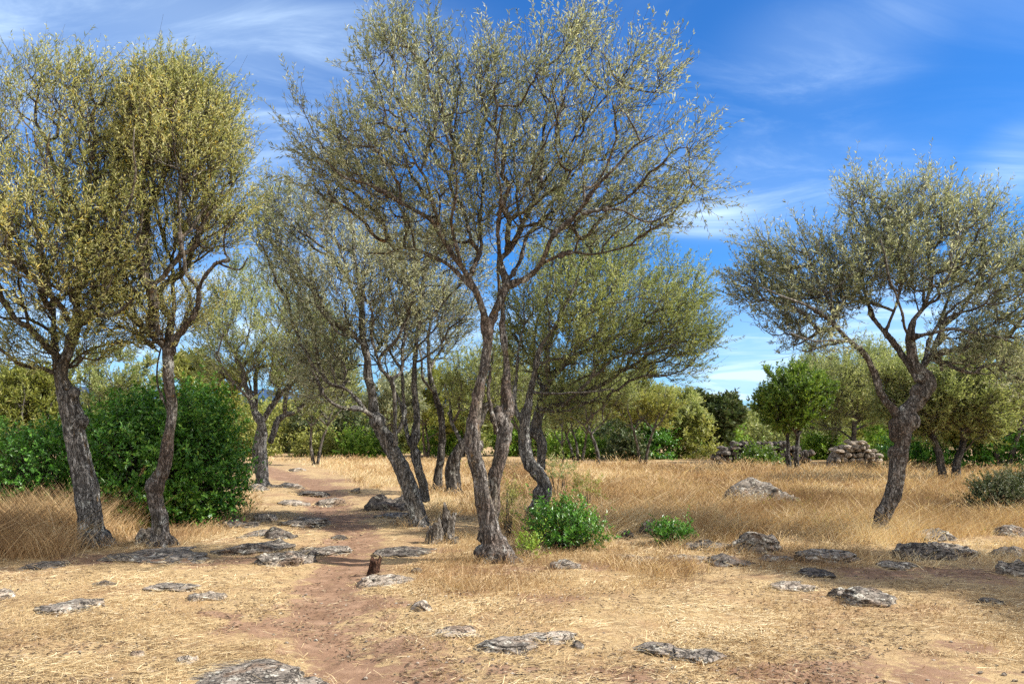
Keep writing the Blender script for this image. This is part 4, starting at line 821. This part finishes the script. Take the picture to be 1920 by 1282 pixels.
grass('tall_reedy_grass', left, 30000, 9, 15, .66, .0052, 604, .45, clump=.5, lean=(.06, 0), tint=.5)
edge_l = W((240, 1015), (300, 1040), (400, 1015), (470, 1000), (500, 965), (490, 920), (470, 905), (430, 935), (380, 985), (270, 995))
grass('short_dry_grass', edge_l, 9000, 8.5, 22, .22, .0055, 605, .3)
mid = W((640, 1110), (700, 1080), (760, 1035), (800, 1000), (870, 985), (960, 1000), (1130, 1035), (1300, 1050), (1300, 1110), (1100, 1125), (900, 1130), (760, 1120))
grass('short_dry_grass', mid, 15000, 6.4, 13, .13, .0045, 606, .5, clump=.9)
bank = W((1120, 1030), (1340, 1010), (1640, 1035), (1990, 1010), (1990, 1070), (1700, 1062), (1500, 1075), (1250, 1085), (1120, 1060))
grass('short_dry_grass', bank, 11000, 7.5, 13, .18, .005, 607, .3, clump=.9)
front = W((-200, 1300), (-200, 1060), (500, 1080), (1200, 1120), (2100, 1080), (2200, 1300))
grass('short_dry_grass', front, 15000, 4.0, 10, .06, .0036, 608, .5, clump=1.0)

# uneven clumps of tall dry stalks, and green weed tufts near trunks and stones
def tufts(name, centres, per, h, w, seed, mat='tallgrass', tint=.5, spread=.1):
    r = np.random.default_rng(seed); c = np.array(centres); c = c[rock_free(c[:, 0], c[:, 1], 1.0)]; k = np.repeat(np.arange(len(c)), per); n = len(k); hs = r.uniform(.45, 1.25, len(c)); tc = r.normal(size=len(c)) * .2
    x = c[k, 0] + r.normal(size=n) * spread; y = c[k, 1] + r.normal(size=n) * spread; a = r.uniform(0, 6.283, n)
    D = nrm(np.stack([np.cos(a) * .4 + .08, np.sin(a) * .4, np.ones(n)], -1)); bend = np.stack([np.cos(a) * .4 + .08, np.sin(a) * .4, -r.uniform(0, .35, n)], -1); hh = h * hs[k] * r.uniform(.5, 1.2, n); ww = w * np.maximum(1, y / 9) * r.uniform(.6, 1.3, n); b = np.stack([x, y, gz(x, y) - .01], -1)
    V, Q = blade_geo(b, D, rdir(n, r), hh, ww, bend); ti = np.clip(tint + tc[k] + r.normal(size=n) * .15, 0, 1); q = r.uniform(0, 1, n) < .3
    sv, sq = leaves_geo(b[q] + D[q] * hh[q, None] * .93 + bend[q] * hh[q, None], nrm(D[q] + bend[q]), rdir(q.sum(), r), ww[q] * 7, ww[q] * 1.8)
    tag(link(name, make_mesh(name, np.vstack([V, sv]), np.vstack([Q, sq + len(V)]), None, False, {'tint': ('FACE', np.concatenate([np.repeat(ti, 2), ti[q] * .85]))}), M[mat]), kind='stuff')
def scatter(poly, n, seed):
    r = np.random.default_rng(seed); P = np.array(poly); y = 1 / (1 / P[:, 1].min() + r.uniform(0, 1, n * 8) * (1 / P[:, 1].max() - 1 / P[:, 1].min())); x = r.uniform(-1, 1, n * 8) * (y * .7 + 1); k = inpoly(x, y, poly) & (fbm(np.stack([x, y, x * 0], -1) * .8, 2, seed) > -.1) & (edgedist(x, y, PATH, False) > .6 + .03 * np.maximum(y - 6, 0)); return np.stack([x[k], y[k]], -1)[:n]
tufts('grass_clumps', scatter(field, 1000, 621), 30, .5, .0046, 622, tint=.58)
tufts('grass_clumps', scatter(meadow, 130, 623), 30, .32, .005, 624, tint=.6)
tufts('grass_clumps', scatter(left, 120, 625), 36, .62, .005, 626, tint=.48)
tufts('grass_clumps', scatter(bank, 170, 627), 30, .24, .0042, 628, tint=.55)
tufts('grass_clumps', scatter(mid, 130, 629), 26, .18, .004, 630, tint=.52)
tufts('grass_clumps', scatter(edge_l, 90, 631), 26, .28, .0045, 632, tint=.5)
ring = [(t_.location.x + math.cos(q) * d_, t_.location.y + math.sin(q) * d_) for t_ in COL.objects if t_.get('category') == 'tree' and t_.location.y < 13.5 and abs(t_.location.x) < 6 for q, d_ in zip(np.arange(9) * .7, np.tile([.3, .42, .36], 3))]
tufts('grass_clumps', ring, 26, .2, .004, 635, tint=.5, spread=.07)
tufts('green_weeds', scatter(field, 70, 636), 16, .3, .007, 637, 'yellowgreen', .4)
tufts('green_weeds', scatter(W((930, 1000), (960, 1040), (1150, 1030), (1180, 960), (1100, 900), (960, 900)), 26, 633), 20, .28, .008, 634, 'yellowgreen', .55)
def litter(n, seed):
    r = np.random.default_rng(seed); y = 1 / (1 / 4.0 + r.uniform(0, 1, n) * (1 / 18 - 1 / 4.0)); x = r.uniform(-1, 1, n) * (y * .72 + .6); k = (fbm(np.stack([x, y, x * 0], -1) * .8, 3, 71) > -.15) & rock_free(x, y, .9); x, y = x[k], y[k]; n = len(x)
    a = r.uniform(0, 6.283, n); L = r.uniform(.02, .055, n) * np.maximum(1, y / 9); V, Q = leaves_geo(np.stack([x, y, gz(x, y) + r.uniform(.004, .03, n)], -1), np.stack([np.cos(a), np.sin(a), r.normal(size=n) * .2], -1), UP + rdir(n, r) * .6, L, L * .32)
    tag(link('leaf_litter', make_mesh('leaf_litter', V, Q, None, False, {'tint': ('FACE', np.clip(.4 + r.normal(size=n) * .3, 0, 1))}), M['litter']), kind='stuff')
    m = 1800; y = 1 / (1 / 4.0 + r.uniform(0, 1, m) * (1 / 16 - 1 / 4.0)); x = r.uniform(-1, 1, m) * (y * .72 + .6); b = bare_at(x, y); k = r.uniform(0, 1, m) < np.clip(b, .25, .6); x, y = x[k], y[k]; acc = Acc(); IV1, IT1 = ico(1)
    for q in range(len(x)): acc.add(IV1 * (1 + .3 * fbm(IV1 * 1.7 + q, 1, 3))[:, None] * r.uniform(.005, .02) * np.array([1, 1, .6]) + [x[q], y[q], float(gz(x[q], y[q])) + .003], None, IT1)
    tag(link('pebbles', acc.mesh('pebbles', (0, 0, 0), False), M['rockpale']), kind='stuff')
M['litter'] = attr_mat('dry_olive_leaf', [(0, (.06, .04, .025)), (.5, (.17, .115, .07)), (1, (.38, .30, .2))], .7, .2)
litter(26000, 641)

# dry blades leaning against the edges of the stones
def fringe(seed):
    r = np.random.default_rng(seed); X = []
    for bx, by, sx, sy in ROCK_DISC:
        m = int(50 + 160 * sx); a = r.uniform(0, 6.283, m); q = r.uniform(.78, 1.25, m); X.append(np.stack([bx + np.cos(a) * sx * q, by + np.sin(a) * sy * q], -1))
    X = np.vstack(X); n = len(X); x, y = X[:, 0], X[:, 1]; a = r.uniform(0, 6.283, n); D = nrm(np.stack([np.cos(a) * .9, np.sin(a) * .9, r.uniform(.15, 1.1, n)], -1)); bend = np.stack([np.cos(a) * .3, np.sin(a) * .3, -r.uniform(.1, .4, n)], -1)
    V, Q = blade_geo(np.stack([x, y, gz(x, y) - .005], -1), D, rdir(n, r), r.uniform(.05, .17, n), .0036 * np.maximum(1, y / 8) * r.uniform(.6, 1.3, n), bend)
    tag(link('dry_grass_fringe', make_mesh('dry_grass_fringe', V, Q, None, False, {'tint': ('FACE', np.repeat(np.clip(.5 + r.normal(size=n) * .22, 0, 1), 2))}), M['straw']), kind='stuff')
fringe(611)

# ------------------------------------------------------------------ distance: scrub wood and haze-tinted hills
def wood(name, n, y0, y1, h, leaf, mat, seed):
    r = np.random.default_rng(seed); m = n; y = r.uniform(y0, y1, m); x = r.uniform(-1, 1, m) * y * .9; hh = h * (.75 + .5 * fbm(np.stack([x * .12, y * .05, x * 0], -1), 3, seed))
    z = hh * r.uniform(0, 1, m) ** .8; P = np.stack([x, y + z * .4, z - .2], -1); L = leaf * r.uniform(.6, 1.3, m)
    V, Q = leaves_geo(P, rdir(m, r) + UP * .4, rdir(m, r) * .7 + UP * .5 - np.array([0, .4, 0]), L, L * .55); ti = np.clip(.42 + .22 * r.normal(size=m) + .5 * fbm(P * .3, 2, seed), 0, 1)
    tag(link(name, make_mesh(name, V, Q, None, False, {'tint': ('FACE', ti)}), M[mat]), kind='stuff')
wood('far_scrub_wood', 80000, 56, 66, 4.3, .42, 'yellowgreen', 701)
wood('far_dark_wood', 36000, 78, 90, 5.6, .6, 'darkbush', 702)
hx = np.linspace(-4200, 4200, 160); hy = np.linspace(3000, 5200, 36); HX, HY = np.meshgrid(hx, hy)
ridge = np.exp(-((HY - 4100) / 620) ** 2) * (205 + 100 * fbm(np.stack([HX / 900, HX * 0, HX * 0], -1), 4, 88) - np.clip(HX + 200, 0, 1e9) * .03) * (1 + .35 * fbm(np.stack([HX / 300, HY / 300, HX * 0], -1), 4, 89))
g = NT('hill_haze_blue'); hm = g.done(g.bsdf(g.ramp(g.noise(g.pos(), .006, 5), [(.35, (.02, .05, .12)), (.65, (.045, .085, .16))]), .95, .05))  # blue of distant haze is put into the hills' base colour
i = np.arange(35)[:, None] * 160; j = np.arange(159)[None]
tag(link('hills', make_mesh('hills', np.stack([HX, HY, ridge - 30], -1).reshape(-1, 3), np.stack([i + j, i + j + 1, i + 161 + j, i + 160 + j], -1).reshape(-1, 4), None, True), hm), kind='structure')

# ------------------------------------------------------------------ sky, sun, camera
EL, AZ = math.radians(40), math.radians(95)        # sun high to the right
sd = Vector((math.cos(EL) * math.sin(AZ), math.cos(EL) * math.cos(AZ), math.sin(EL)))
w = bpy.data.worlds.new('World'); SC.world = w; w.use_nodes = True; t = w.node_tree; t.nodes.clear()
class WN(NT):
    def __init__(s, t): s.t = t
g = WN(t); out = g.n('OutputWorld'); bg = g.n('Background')
sky = g.n('TexSky', sky_type='NISHITA', sun_disc=False, sun_elevation=EL, sun_rotation=AZ, altitude=200., air_density=1.0, dust_density=.3, ozone_density=3.0)
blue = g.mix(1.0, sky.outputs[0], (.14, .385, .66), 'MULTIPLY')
dirv = g.n('TexCoord').outputs['Generated']; sep = g.n('SeparateXYZ'); g.l(dirv, sep.inputs[0])
den = g.math('ADD', g.math('MAXIMUM', sep.outputs[2], 0.0), .16); cv = g.n('CombineXYZ'); g.l(g.math('DIVIDE', sep.outputs[0], den), cv.inputs[0]); g.l(g.math('DIVIDE', sep.outputs[1], den), cv.inputs[1])
wis = g.mapr(g.noise(g.mapping(cv.outputs[0], (.75, 1.5, 1), (0, 0, .5)), 1.9, 8, .62, .8), .40, .76)
big = g.mapr(g.noise(g.mapping(cv.outputs[0], (1, 1, 1), (0, 0, .2)), .8, 2), .4, .6)
tot = g.math('MULTIPLY', g.math('MULTIPLY', wis, big), .16)
def patch(px, py, rx, ry, amt):
    global tot
    d = Vector(((px - CX) / F, 1, (HZ - py) / F)).normalized(); q = g.n('VectorMath', operation='SUBTRACT'); g.l(dirv, q.inputs[0]); q.inputs[1].default_value = d
    m = g.n('VectorMath', operation='MULTIPLY'); g.l(q.outputs[0], m.inputs[0]); m.inputs[1].default_value = (F / rx, F / rx, F / ry)
    ln = g.n('VectorMath', operation='LENGTH'); g.l(m.outputs[0], ln.inputs[0])
    f = g.mapr(ln.outputs['Value'], 1.3, .1); tot = g.math('ADD', tot, g.math('MULTIPLY', g.math('MULTIPLY', f, amt), g.math('ADD', .35, g.math('MULTIPLY', wis, 1.1))))
patch(120, 60, 620, 130, .5); patch(470, 30, 380, 80, .5); patch(60, 160, 330, 110, .3); patch(490, 300, 170, 120, .4); patch(470, 560, 300, 200, .5); patch(1400, 360, 330, 110, .33)
patch(1330, 412, 90, 34, .35); patch(1545, 90, 170, 90, .35); patch(1480, 640, 330, 130, .5); patch(1380, 715, 110, 45, .8); patch(60, 640, 240, 160, .65); patch(1910, 310, 70, 60, .4); patch(1800, 640, 330, 160, .4); patch(860, 640, 200, 110, .4)
tot = g.math('ADD', tot, g.mapr(sep.outputs[2], .22, .0, 0., .2)); tot = g.math('MINIMUM', tot, .92)
cl = g.mix(tot, blue, (3.2, 4.1, 5.1))
rear_fill = g.math('MULTIPLY', g.mapr(sep.outputs[1], .4, -.25), g.mapr(g.noise(dirv, 2.2, 6, .6), .34, .54, .35, .95))   # unseen broken cloud added overhead and behind the viewer as white fill light
cl = g.mix(rear_fill, cl, (5.2, 5.25, 5.3)); g.l(cl, bg.inputs[0]); bg.inputs[1].default_value = .15; g.l(bg.outputs[0], out.inputs[0])
sl = bpy.data.lights.new('sun', 'SUN'); sl.energy = 4.9; sl.angle = math.radians(.6); sl.color = (1, .958, .885); so = bpy.data.objects.new('sun', sl); COL.objects.link(so)
so.rotation_euler = (-sd).to_track_quat('-Z', 'Y').to_euler(); so.location = (30, 10, 30)
cam = bpy.data.cameras.new('camera'); co = bpy.data.objects.new('camera', cam); COL.objects.link(co); SC.camera = co
cam.sensor_width = 36; cam.sensor_fit = 'HORIZONTAL'; cam.lens = 36 * F / 1920; cam.shift_y = (HZ - 641) / 1920; cam.clip_end = 12000; cam.clip_start = .05
co.location = (0, 0, CAM); co.rotation_euler = (math.pi / 2, 0, 0)
SC.view_settings.view_transform = 'Standard'; SC.view_settings.look = 'None'; SC.view_settings.exposure = .92; SC.view_settings.gamma = 1
SC.cycles.max_bounces = 6; SC.cycles.diffuse_bounces = 4; SC.cycles.transmission_bounces = 4; SC.cycles.glossy_bounces = 2; SC.cycles.use_denoising = False
print('built in %.1f s, leaves %d' % (time.time() - T0, sum(b[1] for b in BUILD)))
for b in BUILD: print(b)
